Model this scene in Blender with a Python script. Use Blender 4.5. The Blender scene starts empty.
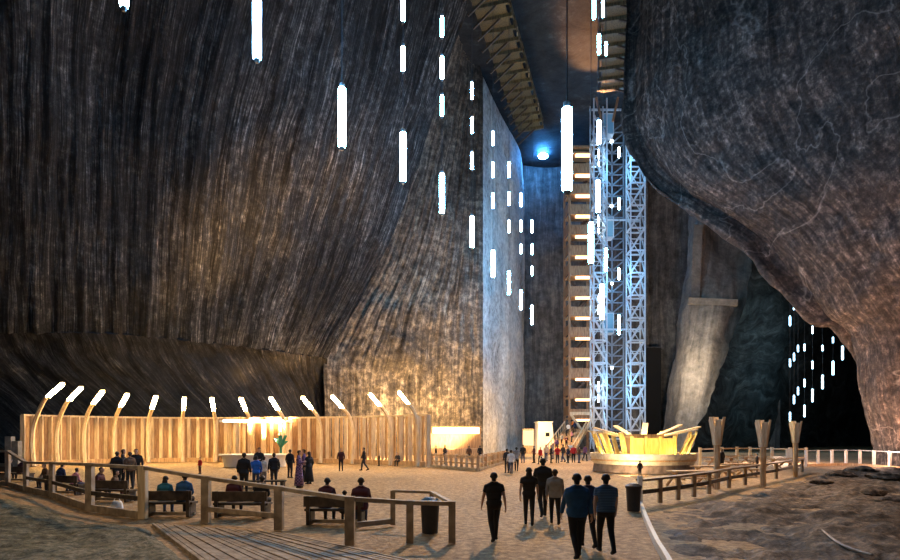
import bpy, bmesh, math, random
import numpy as np
from mathutils import Vector, Matrix, noise as mnoise

random.seed(7)
SC = bpy.context.scene
COL = SC.collection
V = Vector
F = 600.0; HOR = 435.0; CX = 450.0; CAMH = 2.6

# ------------------------------------------------------------------ view
SC.view_settings.view_transform = 'Standard'
SC.view_settings.look = 'None'
SC.view_settings.gamma = 1.0
SC.view_settings.use_curve_mapping = False
SC.view_settings.exposure = 0.0
SC.cycles.max_bounces = 5
SC.cycles.diffuse_bounces = 3
SC.cycles.glossy_bounces = 2
SC.cycles.sample_clamp_indirect = 4.0
SC.cycles.use_light_tree = True

cam = bpy.data.cameras.new('camera')
cam.sensor_width = 36.0; cam.lens = 36.0 * F / 900.0
cam.shift_y = (HOR - 280.0) / 900.0
cam.clip_end = 1000
co = bpy.data.objects.new('camera', cam); COL.objects.link(co)
co.location = (0, 0, CAMH); co.rotation_euler = (math.pi / 2, 0, 0)
SC.camera = co

def P(px, py, d):
    return V(((px - CX) / F * d, d, CAMH + (HOR - py) / F * d))
def G(px, py, z=0.0):
    d = F * (CAMH - z) / (py - HOR)
    return V(((px - CX) / F * d, d, z))

# ------------------------------------------------------------------ materials
MATS = {}
def newmat(name):
    m = bpy.data.materials.new(name); m.use_nodes = True
    nt = m.node_tree
    for n in list(nt.nodes):
        if n.type != 'OUTPUT_MATERIAL': nt.nodes.remove(n)
    return m, nt, nt.nodes, nt.links, [n for n in nt.nodes if n.type == 'OUTPUT_MATERIAL'][0]

def ramp(N, stops):
    r = N.new('ShaderNodeValToRGB')
    e = r.color_ramp.elements
    while len(e) < len(stops): e.new(0.5)
    for i, (p, c) in enumerate(stops):
        e[i].position = p; e[i].color = (*c, 1)
    return r

def mth(N, L, op, a, b):
    n = N.new('ShaderNodeMath'); n.operation = op
    for i, x in enumerate((a, b)):
        if isinstance(x, (int, float)): n.inputs[i].default_value = x
        else: L.new(x, n.inputs[i])
    return n.outputs[0]

def rock(name, su, sv, stops, grain=1.2, w=(0.5, 0.35, 0.15), bump=0.8, dist=0.35, warp=0.0, veins=0.0, broad=0.0):
    m, nt, N, L, out = newmat(name)
    b = N.new('ShaderNodeBsdfPrincipled'); b.inputs['Roughness'].default_value = 0.75
    b.inputs['Specular IOR Level'].default_value = 0.3
    tc = N.new('ShaderNodeTexCoord')
    mp = N.new('ShaderNodeMapping'); mp.inputs['Scale'].default_value = (su, sv, 1)
    src = tc.outputs['UV']
    if warp:
        wn = N.new('ShaderNodeTexNoise'); wn.inputs['Scale'].default_value = 0.09; wn.inputs['Detail'].default_value = 3
        L.new(tc.outputs['Object'], wn.inputs['Vector'])
        vm = N.new('ShaderNodeVectorMath'); vm.operation = 'MULTIPLY_ADD'
        L.new(wn.outputs['Color'], vm.inputs[0]); vm.inputs[1].default_value = (warp, warp, 0); L.new(src, vm.inputs[2])
        src = vm.outputs[0]
    L.new(src, mp.inputs['Vector'])
    n1 = N.new('ShaderNodeTexNoise'); n1.inputs['Scale'].default_value = 1; n1.inputs['Detail'].default_value = 7
    n1.inputs['Roughness'].default_value = 0.72; n1.inputs['Distortion'].default_value = 0.6
    L.new(mp.outputs[0], n1.inputs['Vector'])
    n2 = N.new('ShaderNodeTexNoise'); n2.inputs['Scale'].default_value = grain; n2.inputs['Detail'].default_value = 6
    n2.inputs['Roughness'].default_value = 0.75
    L.new(tc.outputs['Object'], n2.inputs['Vector'])
    n3 = N.new('ShaderNodeTexNoise'); n3.inputs['Scale'].default_value = 0.09; n3.inputs['Detail'].default_value = 3
    L.new(tc.outputs['Object'], n3.inputs['Vector'])
    s = mth(N, L, 'ADD', mth(N, L, 'ADD', mth(N, L, 'MULTIPLY', n1.outputs[0], w[0]), mth(N, L, 'MULTIPLY', n2.outputs[0], w[1])), mth(N, L, 'MULTIPLY', n3.outputs[0], w[2]))
    if broad:
        mb_ = N.new('ShaderNodeMapping'); mb_.inputs['Scale'].default_value = (su * 0.07, 1.2, 1); L.new(src, mb_.inputs['Vector'])
        n4 = N.new('ShaderNodeTexNoise'); n4.inputs['Scale'].default_value = 1; n4.inputs['Detail'].default_value = 3; L.new(mb_.outputs[0], n4.inputs['Vector'])
        s = mth(N, L, 'ADD', s, mth(N, L, 'MULTIPLY', mth(N, L, 'SUBTRACT', n4.outputs[0], 0.5), broad))
    r = ramp(N, stops); L.new(s, r.inputs[0])
    colr = r.outputs[0]
    if veins:
        nv = N.new('ShaderNodeTexNoise'); nv.inputs['Scale'].default_value = 0.07; nv.inputs['Detail'].default_value = 5
        nv.inputs['Distortion'].default_value = 1.6; nv.inputs['Roughness'].default_value = 0.45
        L.new(tc.outputs['Object'], nv.inputs['Vector'])
        a = mth(N, L, 'ABSOLUTE', mth(N, L, 'SUBTRACT', nv.outputs[0], 0.5), 0)
        rv = ramp(N, [(0.0, (1, 1, 1)), (0.008, (0, 0, 0))]); L.new(a, rv.inputs[0])
        k = mth(N, L, 'MULTIPLY', rv.outputs[0], mth(N, L, 'MULTIPLY', n2.outputs[0], veins))
        mx = N.new('ShaderNodeMix'); mx.data_type = 'RGBA'
        L.new(k, mx.inputs[0]); L.new(colr, mx.inputs[6]); mx.inputs[7].default_value = (0.8, 0.74, 0.66, 1)
        colr = mx.outputs[2]
    L.new(colr, b.inputs['Base Color'])
    bp = N.new('ShaderNodeBump'); bp.inputs['Strength'].default_value = bump; bp.inputs['Distance'].default_value = dist
    L.new(s, bp.inputs['Height']); L.new(bp.outputs[0], b.inputs['Normal'])
    L.new(b.outputs[0], out.inputs[0])
    MATS[name] = m
    return m

def wood(name, c0, c1, scale=(6, 6, 0.8), rough=0.6):
    m, nt, N, L, out = newmat(name)
    b = N.new('ShaderNodeBsdfPrincipled'); b.inputs['Roughness'].default_value = rough
    tc = N.new('ShaderNodeTexCoord'); mp = N.new('ShaderNodeMapping'); mp.inputs['Scale'].default_value = scale
    L.new(tc.outputs['Object'], mp.inputs['Vector'])
    n = N.new('ShaderNodeTexNoise'); n.inputs['Scale'].default_value = 1.5; n.inputs['Detail'].default_value = 6; n.inputs['Distortion'].default_value = 0.4
    L.new(mp.outputs[0], n.inputs['Vector'])
    r = ramp(N, [(0.35, c0), (0.65, c1)]); L.new(n.outputs[0], r.inputs[0]); L.new(r.outputs[0], b.inputs['Base Color'])
    bp = N.new('ShaderNodeBump'); bp.inputs['Strength'].default_value = 0.2; bp.inputs['Distance'].default_value = 0.03
    L.new(n.outputs[0], bp.inputs['Height']); L.new(bp.outputs[0], b.inputs['Normal'])
    L.new(b.outputs[0], out.inputs[0]); MATS[name] = m
    return m

def plain(name, c, rough=0.7, metal=0.0, var=0.25, scale=12, alpha=1.0, trans=0.0):
    m, nt, N, L, out = newmat(name)
    b = N.new('ShaderNodeBsdfPrincipled'); b.inputs['Roughness'].default_value = rough; b.inputs['Metallic'].default_value = metal
    b.inputs['Transmission Weight'].default_value = trans; b.inputs['Alpha'].default_value = alpha
    tc = N.new('ShaderNodeTexCoord'); n = N.new('ShaderNodeTexNoise'); n.inputs['Scale'].default_value = scale; n.inputs['Detail'].default_value = 3
    L.new(tc.outputs['Object'], n.inputs['Vector'])
    r = ramp(N, [(0.3, tuple(x * (1 - var) for x in c)), (0.7, tuple(min(1, x * (1 + var)) for x in c))])
    L.new(n.outputs[0], r.inputs[0]); L.new(r.outputs[0], b.inputs['Base Color']); L.new(b.outputs[0], out.inputs[0])
    MATS[name] = m
    return m

def emit(name, c, s):
    m, nt, N, L, out = newmat(name)
    e = N.new('ShaderNodeEmission'); e.inputs[0].default_value = (*c, 1); e.inputs[1].default_value = s
    L.new(e.outputs[0], out.inputs[0]); MATS[name] = m
    return m

def plaid(name, c0, c1, freq=14):
    m, nt, N, L, out = newmat(name)
    b = N.new('ShaderNodeBsdfPrincipled'); b.inputs['Roughness'].default_value = 0.8
    tc = N.new('ShaderNodeTexCoord'); w = N.new('ShaderNodeTexChecker'); w.inputs['Scale'].default_value = freq
    w.inputs[1].default_value = (*c0, 1); w.inputs[2].default_value = (*c1, 1)
    L.new(tc.outputs['Object'], w.inputs['Vector']); L.new(w.outputs[0], b.inputs['Base Color']); L.new(b.outputs[0], out.inputs[0])
    MATS[name] = m
    return m

def stripes(name, c0, c1, freq=9):
    m, nt, N, L, out = newmat(name)
    b = N.new('ShaderNodeBsdfPrincipled'); b.inputs['Roughness'].default_value = 0.8
    tc = N.new('ShaderNodeTexCoord'); w = N.new('ShaderNodeTexWave'); w.bands_direction = 'Z'; w.inputs['Scale'].default_value = freq
    w.inputs['Distortion'].default_value = 0.3
    r = ramp(N, [(0.45, c0), (0.6, c1)])
    L.new(tc.outputs['Object'], w.inputs['Vector']); L.new(w.outputs[0], r.inputs[0]); L.new(r.outputs[0], b.inputs['Base Color']); L.new(b.outputs[0], out.inputs[0])
    MATS[name] = m
    return m

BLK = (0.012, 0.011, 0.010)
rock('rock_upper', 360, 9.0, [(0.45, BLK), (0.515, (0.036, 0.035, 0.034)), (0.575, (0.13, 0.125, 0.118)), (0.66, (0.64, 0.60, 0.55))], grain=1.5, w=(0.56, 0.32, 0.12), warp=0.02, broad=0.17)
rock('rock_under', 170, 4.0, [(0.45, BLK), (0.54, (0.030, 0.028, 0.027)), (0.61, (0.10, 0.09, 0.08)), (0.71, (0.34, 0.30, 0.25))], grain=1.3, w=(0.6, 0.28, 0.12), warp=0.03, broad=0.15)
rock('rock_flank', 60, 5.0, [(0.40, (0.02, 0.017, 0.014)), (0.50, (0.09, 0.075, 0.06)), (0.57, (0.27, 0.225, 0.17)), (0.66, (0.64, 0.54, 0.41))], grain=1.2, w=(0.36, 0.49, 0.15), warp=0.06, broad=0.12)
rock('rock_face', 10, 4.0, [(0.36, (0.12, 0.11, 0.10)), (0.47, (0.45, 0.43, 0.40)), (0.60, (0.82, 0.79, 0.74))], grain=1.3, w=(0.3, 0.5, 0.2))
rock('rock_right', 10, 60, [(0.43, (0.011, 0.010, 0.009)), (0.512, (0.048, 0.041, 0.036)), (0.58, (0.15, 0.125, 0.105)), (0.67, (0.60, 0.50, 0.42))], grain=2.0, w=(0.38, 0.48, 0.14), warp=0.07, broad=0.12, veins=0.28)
rock('rock_back', 30, 6, [(0.38, (0.02, 0.02, 0.02)), (0.50, (0.09, 0.085, 0.08)), (0.64, (0.26, 0.24, 0.21))], grain=0.7, w=(0.4, 0.4, 0.2))
rock('rock_buttress', 12, 3, [(0.38, (0.10, 0.09, 0.075)), (0.50, (0.24, 0.21, 0.17)), (0.64, (0.46, 0.40, 0.33))], grain=0.9, w=(0.4, 0.4, 0.2))
rock('rock_green', 8, 26, [(0.42, (0.010, 0.014, 0.015)), (0.52, (0.045, 0.06, 0.062)), (0.62, (0.14, 0.17, 0.17)), (0.70, (0.34, 0.38, 0.37))], grain=0.5, w=(0.6, 0.28, 0.12), warp=0.35)
rock('rock_ceiling', 30, 30, [(0.40, (0.006, 0.009, 0.011)), (0.55, (0.028, 0.036, 0.042)), (0.68, (0.12, 0.14, 0.15))], grain=0.5, w=(0.4, 0.4, 0.2))
rock('sand', 1, 1, [(0.36, (0.13, 0.083, 0.043)), (0.48, (0.35, 0.23, 0.12)), (0.60, (0.62, 0.43, 0.235))], grain=4.5, w=(0.0, 0.75, 0.25), bump=0.9, dist=0.16)
rock('turf_soil', 1, 1, [(0.40, (0.035, 0.035, 0.022)), (0.50, (0.12, 0.115, 0.075)), (0.60, (0.27, 0.24, 0.17))], grain=4.0, w=(0.0, 0.75, 0.25), bump=0.9, dist=0.12)
rock('rubble_soil', 1, 1, [(0.40, (0.02, 0.014, 0.009)), (0.50, (0.11, 0.077, 0.05)), (0.60, (0.33, 0.235, 0.155))], grain=2.8, w=(0.0, 0.72, 0.28), bump=1.0, dist=0.2)
wood('wood_warm', (0.38, 0.22, 0.10), (0.68, 0.45, 0.24))
wood('wood_panel', (0.24, 0.13, 0.06), (0.44, 0.26, 0.13))
wood('wood_pale', (0.55, 0.40, 0.24), (0.80, 0.64, 0.42))
wood('wood_grey', (0.22, 0.17, 0.12), (0.44, 0.35, 0.25), (2, 2, 2))
wood('wood_brown', (0.12, 0.075, 0.045), (0.26, 0.17, 0.10), (2, 2, 2))
wood('wood_dark', (0.03, 0.022, 0.016), (0.085, 0.06, 0.042), (3, 3, 3))
wood('wood_red', (0.20, 0.10, 0.045), (0.42, 0.24, 0.12))
wood('wood_gallery', (0.05, 0.04, 0.02), (0.15, 0.12, 0.06))
wood('wood_yellow', (0.62, 0.42, 0.10), (0.85, 0.64, 0.22))
plain('steel', (0.62, 0.68, 0.72), 0.45, 0.25)
plain('steel_dark', (0.25, 0.28, 0.31), 0.5, 0.3)
plain('steel_cable', (0.04, 0.04, 0.045), 0.6)
plain('cap_metal', (0.25, 0.25, 0.24), 0.4, 0.5)
plain('white_paint', (0.78, 0.74, 0.66), 0.6, var=0.06)
plain('white_post', (0.75, 0.72, 0.66), 0.6, var=0.1)
plain('stone_pale', (0.60, 0.53, 0.43), 0.8, var=0.25, scale=3)
plain('stone_dark', (0.16, 0.12, 0.10), 0.9, var=0.5, scale=2)
plain('black_plastic', (0.012, 0.012, 0.014), 0.5)
plain('blue_plastic', (0.03, 0.09, 0.15), 0.45)
plain('green_paint', (0.02, 0.22, 0.13), 0.5)
plain('cabin_glass', (0.30, 0.55, 0.68), 0.1, 0.0, 0.1, alpha=0.75)
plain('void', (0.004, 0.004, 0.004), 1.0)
emit('glow_tube', (0.17, 0.52, 1.0), 150)
emit('glow_far', (0.4, 0.75, 1.0), 14)
emit('glow_panel', (1.0, 0.74, 0.40), 1.5)
emit('glow_lamp', (1.0, 0.66, 0.27), 120)
emit('glow_strip', (1.0, 0.72, 0.32), 6)
emit('glow_white', (1.0, 0.80, 0.46), 8)
emit('glow_torch', (1.0, 0.74, 0.40), 60)
emit('glow_stair', (1.0, 0.52, 0.24), 5.5)
emit('glow_stage', (1.0, 0.74, 0.22), 160)
emit('glow_blue', (0.06, 0.35, 1.0), 300)
emit('glow_flood', (0.75, 0.9, 1.0), 30)
emit('glow_flood_warm', (1.0, 0.55, 0.32), 40)
plain('skin_light', (0.50, 0.30, 0.21), 0.55, var=0.06)
plain('skin_tan', (0.36, 0.20, 0.13), 0.55, var=0.06)
plain('hair_black', (0.012, 0.009, 0.007), 0.5)
plain('hair_brown', (0.05, 0.028, 0.015), 0.5)
CL = {'black': (0.010, 0.010, 0.012), 'charcoal': (0.03, 0.03, 0.033), 'navy': (0.012, 0.022, 0.06), 'blue': (0.02, 0.085, 0.20), 'bright_blue': (0.02, 0.13, 0.50),
      'teal': (0.02, 0.14, 0.20), 'grey': (0.26, 0.25, 0.24), 'white': (0.75, 0.72, 0.68), 'red': (0.50, 0.02, 0.02), 'maroon': (0.07, 0.012, 0.015),
      'pink': (0.62, 0.25, 0.28), 'purple': (0.12, 0.06, 0.17), 'brown': (0.10, 0.055, 0.03), 'orange': (0.6, 0.17, 0.03), 'denim': (0.04, 0.06, 0.12), 'cream': (0.62, 0.52, 0.38)}
for k, c in CL.items(): plain('cloth_' + k, c, 0.85, var=0.2, scale=6)
plaid('cloth_plaid', (0.30, 0.16, 0.30), (0.05, 0.03, 0.09))
stripes('cloth_striped', (0.03, 0.085, 0.17), (0.10, 0.19, 0.32))

# ------------------------------------------------------------------ mesh builder
class MB:
    def __init__(s): s.v = []; s.f = []; s.uv = None
    def add(s, vs, fs):
        o = len(s.v); s.v += [tuple(x) for x in vs]; s.f += [tuple(i + o for i in f) for f in fs]; return s
    def box(s, c, sz, rot=None):
        c = V(c); R = rot or Matrix.Identity(3)
        hx, hy, hz = (x / 2 for x in sz)
        vs = [c + R @ V((x, y, z)) for x in (-hx, hx) for y in (-hy, hy) for z in (-hz, hz)]
        return s.add(vs, [(0, 1, 3, 2), (4, 6, 7, 5), (0, 4, 5, 1), (2, 3, 7, 6), (0, 2, 6, 4), (1, 5, 7, 3)])
    def bar(s, a, b, w, h=None, up=(0, 0, 1)):
        a, b = V(a), V(b); h = h or w; d = (b - a)
        if d.length < 1e-6: return s
        z = d.normalized(); u = V(up)
        if abs(z.dot(u)) > 0.98: u = V((0, 1, 0))
        x = z.cross(u).normalized(); y = x.cross(z)
        vs = []
        for p in (a, b):
            for sx, sy in ((-1, -1), (1, -1), (1, 1), (-1, 1)): vs.append(p + x * sx * w / 2 + y * sy * h / 2)
        return s.add(vs, [(0, 3, 2, 1), (4, 5, 6, 7), (0, 1, 5, 4), (1, 2, 6, 5), (2, 3, 7, 6), (3, 0, 4, 7)])
    def tube(s, pts, r, n=10, square=False):
        pts = [V(p) for p in pts]; rs = r if isinstance(r, (list, tuple)) else [r] * len(pts)
        rings = []; ref = None
        for i, p in enumerate(pts):
            t = (pts[min(i + 1, len(pts) - 1)] - pts[max(i - 1, 0)]).normalized()
            if ref is None: ref = V((0, 0, 1)) if abs(t.z) < 0.9 else V((0, 1, 0))
            x = t.cross(ref).normalized(); ref = x.cross(t).normalized(); y = ref
            rings.append([p + x * math.cos(2 * math.pi * k / n + (math.pi / n)) * rs[i] + y * math.sin(2 * math.pi * k / n + (math.pi / n)) * rs[i] for k in range(n)])
        vs = [q for rg in rings for q in rg]; fs = []
        for i in range(len(rings) - 1):
            for k in range(n):
                fs.append((i * n + k, i * n + (k + 1) % n, (i + 1) * n + (k + 1) % n, (i + 1) * n + k))
        fs.append(tuple(range(n - 1, -1, -1))); fs.append(tuple(range((len(rings) - 1) * n, len(rings) * n)))
        return s.add(vs, fs)
    def cyl(s, a, b, r0, r1=None, n=14): return s.tube([a, b], [r0, r0 if r1 is None else r1], n)
    def lathe(s, prof, c=(0, 0, 0), n=32, sx=1.0, sy=1.0):
        vs = []; fs = []
        for r, z in prof:
            for k in range(n):
                a = 2 * math.pi * k / n
                vs.append((c[0] + r * sx * math.cos(a), c[1] + r * sy * math.sin(a), c[2] + z))
        for i in range(len(prof) - 1):
            for k in range(n):
                fs.append((i * n + k, i * n + (k + 1) % n, (i + 1) * n + (k + 1) % n, (i + 1) * n + k))
        fs.append(tuple(range(n - 1, -1, -1))); fs.append(tuple(range((len(prof) - 1) * n, len(prof) * n)))
        return s.add(vs, fs)
    def ball(s, c, r, n=12, m=8, sc=(1, 1, 1)):
        c = V(c); vs = [c + V((0, 0, -r * sc[2]))]; fs = []
        for i in range(1, m):
            t = math.pi * i / m - math.pi / 2
            for k in range(n):
                a = 2 * math.pi * k / n
                vs.append(c + V((r * sc[0] * math.cos(t) * math.cos(a), r * sc[1] * math.cos(t) * math.sin(a), r * sc[2] * math.sin(t))))
        vs.append(c + V((0, 0, r * sc[2]))); top = len(vs) - 1
        for k in range(n): fs.append((0, 1 + (k + 1) % n, 1 + k))
        for i in range(m - 2):
            for k in range(n): fs.append((1 + i * n + k, 1 + i * n + (k + 1) % n, 1 + (i + 1) * n + (k + 1) % n, 1 + (i + 1) * n + k))
        for k in range(n): fs.append((1 + (m - 2) * n + k, 1 + (m - 2) * n + (k + 1) % n, top))
        return s.add(vs, fs)
    def mesh(s, name, off=V((0, 0, 0)), smooth=False):
        me = bpy.data.meshes.new(name)
        me.from_pydata([(x[0] - off.x, x[1] - off.y, x[2] - off.z) for x in s.v], [], s.f)
        if s.uv:
            l = me.uv_layers.new(name='UVMap')
            for lp in me.loops: l.data[lp.index].uv = s.uv[lp.vertex_index]
        if smooth:
            me.polygons.foreach_set('use_smooth', [True] * len(me.polygons))
        me.update()
        return me

OFF = {}
def link(name, me, mat=None, parent=None):
    o = bpy.data.objects.new(name, me); COL.objects.link(o)
    if mat: o.data.materials.append(MATS[mat])
    if parent: o.parent = parent
    return o
def meta(o, label, cat, group=None):
    o['label'] = label; o['category'] = cat
    if group: o['group'] = group
    return o
def thing(name, label, cat, loc=(0, 0, 0), group=None):
    o = bpy.data.objects.new(name, None); COL.objects.link(o); o.location = loc; o.empty_display_size = 0.2
    OFF[o.name] = V(loc); meta(o, label, cat, group); return o
def part(name, mb, mat, parent, smooth=False, label=None):
    off = OFF.get(parent.name, V((0, 0, 0)))
    o = link(name, mb.mesh(name, off, smooth), mat, parent); OFF[o.name] = off
    if label: o['label'] = label
    return o
def solo(name, mb, mat, label, cat, group=None, loc=None, smooth=False):
    off = V(loc) if loc is not None else V((0, 0, 0))
    o = link(name, mb.mesh(name, off, smooth), mat); o.location = off; OFF[o.name] = off
    return meta(o, label, cat, group)
def struct(name, mb, mat, parent=None, smooth=True):
    o = link(name, mb.mesh(name, V((0, 0, 0)), smooth), mat, parent)
    if not parent: o['kind'] = 'structure'
    return o
def copy_tree(o, parent=None):
    c = o.copy(); COL.objects.link(c)
    if parent: c.parent = parent
    for ch in list(o.children): copy_tree(ch, c)
    return c

def ordn(i): return ['first', 'second', 'third', 'fourth', 'fifth', 'sixth', 'seventh', 'eighth', 'ninth', 'tenth', 'eleventh', 'twelfth', 'thirteenth', 'fourteenth'][i]

# ------------------------------------------------------------------ surfaces
def cr(p, t):
    n = len(p) - 1; x = min(max(t * n, 0), n - 1e-9); i = int(x); f = x - i
    p1, p2 = p[i], p[i + 1]
    p0 = p[i - 1] if i > 0 else p1 * 2 - p2
    p3 = p[i + 2] if i + 2 <= n else p2 * 2 - p1
    return 0.5 * ((2 * p1) + (p2 - p0) * f + (2 * p0 - 5 * p1 + 4 * p2 - p3) * f * f + (3 * p1 - p0 - 3 * p2 + p3) * f ** 3)

def surf(cols, nu, nv, amp=0.0, fu=60, fv=3, amp2=0.0, f2=0.15, pin=0.0):
    """cols: columns of world points (bottom..top). Grid with relief along the normal; uv = (u, v)."""
    mb = MB(); mb.uv = []
    g = []
    for i in range(nu + 1):
        u = i / nu
        g.append([])
        ctr = [cr([c[k] for c in cols], u) for k in range(len(cols[0]))]
        for j in range(nv + 1): g[i].append(cr(ctr, j / nv))
    for i in range(nu + 1):
        for j in range(nv + 1):
            a = g[min(i + 1, nu)][j] - g[max(i - 1, 0)][j]; b = g[i][min(j + 1, nv)] - g[i][max(j - 1, 0)]
            nrm = a.cross(b); nrm = nrm.normalized() if nrm.length > 1e-9 else V((0, -1, 0))
            u, v = i / nu, j / nv; p = g[i][j]
            k = 1.0
            if pin: k = min(1, min(v, 1 - v, u, 1 - u) / pin + 0.15)
            h = amp * mnoise.fractal(V((u * fu, v * fv, 3.3)), 0.9, 2.1, 4) + amp2 * mnoise.fractal(p * f2, 0.9, 2.1, 5)
            mb.v.append(tuple(p + nrm * h * k)); mb.uv.append((u, v))
    for i in range(nu):
        for j in range(nv):
            a = i * (nv + 1) + j
            mb.f.append((a, a + nv + 1, a + nv + 2, a + 1))
    return mb

def ceil_d(py, z=51.0): return F * (z - CAMH) / (HOR - py)

# upper left wall: leans in over the hall, banded along its slope
ridge = [(-150, 328, 52), (0, 333, 55), (100, 333, 58), (180, 340, 62), (250, 347, 67), (300, 354, 71), (327, 358, 73)]
mids = [(-150, 0, 44), (0, 60, 46), (105, 60, 50), (205, 100, 54), (290, 190, 62), (350, 225, 68), (392, 235, 75)]
RET = [P(331, 359, 76), P(398, 237, 79), P(470, 14, 72)]
tops = [(-150, -400), (10, -400), (170, -350), (300, -280), (385, -180), (430, -90), (466, 12)]
colsA = [[P(*r), P(*m), P(t[0], t[1], ceil_d(t[1]))] for r, m, t in zip(ridge, mids, tops)]
colsA[-1] = [P(327, 358, 72.6), P(392, 235, 71.5), P(466, 12, 66)]
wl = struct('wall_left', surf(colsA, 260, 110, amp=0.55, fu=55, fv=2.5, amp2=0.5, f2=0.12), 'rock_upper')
# hollow under the ridge
colsD = []
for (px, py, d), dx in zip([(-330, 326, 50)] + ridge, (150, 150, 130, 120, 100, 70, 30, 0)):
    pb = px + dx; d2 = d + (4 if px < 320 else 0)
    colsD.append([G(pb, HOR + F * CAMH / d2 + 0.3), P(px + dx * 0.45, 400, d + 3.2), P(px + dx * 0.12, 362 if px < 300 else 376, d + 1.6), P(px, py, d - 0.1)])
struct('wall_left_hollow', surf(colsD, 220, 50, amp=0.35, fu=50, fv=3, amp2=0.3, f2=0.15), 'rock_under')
# flank between the crease and the corner
colsB = [
    [P(325, 459, 73), P(325, 405, 73), P(325, 358, 73.6), P(343, 322, 75.5), P(388, 235, 78), P(462, 12, 73)],
    [P(380, 459, 76), P(380, 408, 76), P(382, 362, 76), P(396, 316, 77.5), P(424, 235, 80), P(468, 30, 77)],
    [P(432, 458, 79), P(432, 408, 79), P(434, 362, 79), P(440, 310, 79.5), P(455, 235, 81), P(476, 50, 80)],
    [P(483, 456, 81), P(483, 410, 81), P(483, 364, 81), P(483, 305, 81), P(483, 235, 81), P(483, 77, 81)]]
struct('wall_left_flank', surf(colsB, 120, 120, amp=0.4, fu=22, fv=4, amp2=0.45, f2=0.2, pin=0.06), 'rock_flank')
colsC = [[P(483, 456, 81), P(483, 300, 81), P(483, 200, 81), P(483, 77, 81)],
         [P(503, 455, 91), P(503, 300, 91), P(503, 200, 91), P(502, 117, 91)],
         [P(521, 454, 102), P(521, 300, 102), P(521, 210, 102), P(520, 151, 102)],
         [P(524, 453, 112), P(524, 300, 112), P(524, 210, 112), P(523, 176, 112)]]
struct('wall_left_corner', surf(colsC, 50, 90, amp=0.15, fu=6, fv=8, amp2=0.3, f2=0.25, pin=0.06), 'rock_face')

# ceiling
cc = [[V((-60 + 190 * i / 4, y, 52.5)) for y in (8, 50, 90, 114)] for i in range(5)]
struct('ceiling', surf(cc, 60, 60, amp=0.0, amp2=0.8, f2=0.15), 'rock_ceiling')

# back wall with a dark doorway and a pale buttress
def wall_strip(name, a, b, d0, d1, mat, y0=458, zt=53, n=40, amp2=0.5):
    c = []
    for i in range(4):
        t = i / 3; px = a + (b - a) * t; d = d0 + (d1 - d0) * t
        x = (px - CX) / F * d
        c.append([V((x, d, -0.4 + (zt + 0.4) * k / 3)) for k in range(4)])
    return struct(name, surf(c, n, 60, amp=0.2, fu=12, fv=5, amp2=amp2, f2=0.15), mat)
wall_strip('wall_back', 515, 648, 111, 111, 'rock_back')
wall_strip('wall_back_right', 640, 780, 114, 108, 'rock_back')
door = MB().box(P(652.5, 348.5, 109.2), (3.6, 1.2, 0.4))
struct('door_1', door, 'rock_back', smooth=False)
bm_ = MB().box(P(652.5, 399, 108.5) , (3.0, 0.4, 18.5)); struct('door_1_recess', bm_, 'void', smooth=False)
# buttress: sloping mass
colsBt = [[P(661, 452, 105), P(667, 400, 104), P(680, 310, 105), P(689, 240, 106), P(689, 190, 107)],
          [P(672, 452, 98), P(680, 400, 98), P(690, 310, 99.5), P(700, 240, 102), P(702, 190, 104)],
          [P(696, 452, 95), P(702, 400, 95.5), P(716, 310, 97), P(722, 240, 104), P(726, 190, 107)],
          [P(715, 452, 96), P(728, 400, 97), P(748, 310, 99), P(758, 240, 103), P(770, 190, 106)],
          [P(740, 452, 104), P(752, 400, 104), P(770, 310, 106), P(775, 240, 107), P(785, 190, 108)]]
struct('wall_back_buttress', surf(colsBt, 50, 70, amp=0.2, fu=9, fv=3, amp2=0.4, f2=0.2), 'rock_buttress')
niche = MB()
niche.bar(P(697, 226, 101), P(694, 300, 98.8), 1.5, 1.0); niche.bar(P(688, 301, 98), P(737, 303, 97.0), 0.9, 1.0)
struct('trim_1', niche, 'rock_buttress', smooth=False)

# dark green wall of the next chamber and its black end
colsGr = []
for pb, pt, d in ((692, 762, 91), (730, 800, 98), (775, 830, 112), (822, 858, 132), (858, 890, 150)):
    colsGr.append([P(pb, HOR + F * CAMH / d + 1, d), P(pb + (pt - pb) * 0.35, 380, d), P(pb + (pt - pb) * 0.68, 320, d), P(pt, HOR - 35.6 * F / d, d)])
struct('wall_chamber', surf(colsGr, 90, 70, amp=0.5, fu=6, fv=9, amp2=0.8, f2=0.09), 'rock_green')
colsE = [[V((x, d, z)) for z in (-0.5, 20, 40, 60)] for x, d in ((100, 150), (90, 120), (75, 95), (72, 75))]
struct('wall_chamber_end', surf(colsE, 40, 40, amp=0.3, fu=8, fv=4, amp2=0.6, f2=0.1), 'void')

cc = [[V((52 + 74 * i / 4, y, 37.8)) for y in (74, 100, 130, 156)] for i in range(5)]
struct('ceiling_chamber', surf(cc, 30, 30, amp2=0.5, f2=0.15), 'rock_green')

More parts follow.
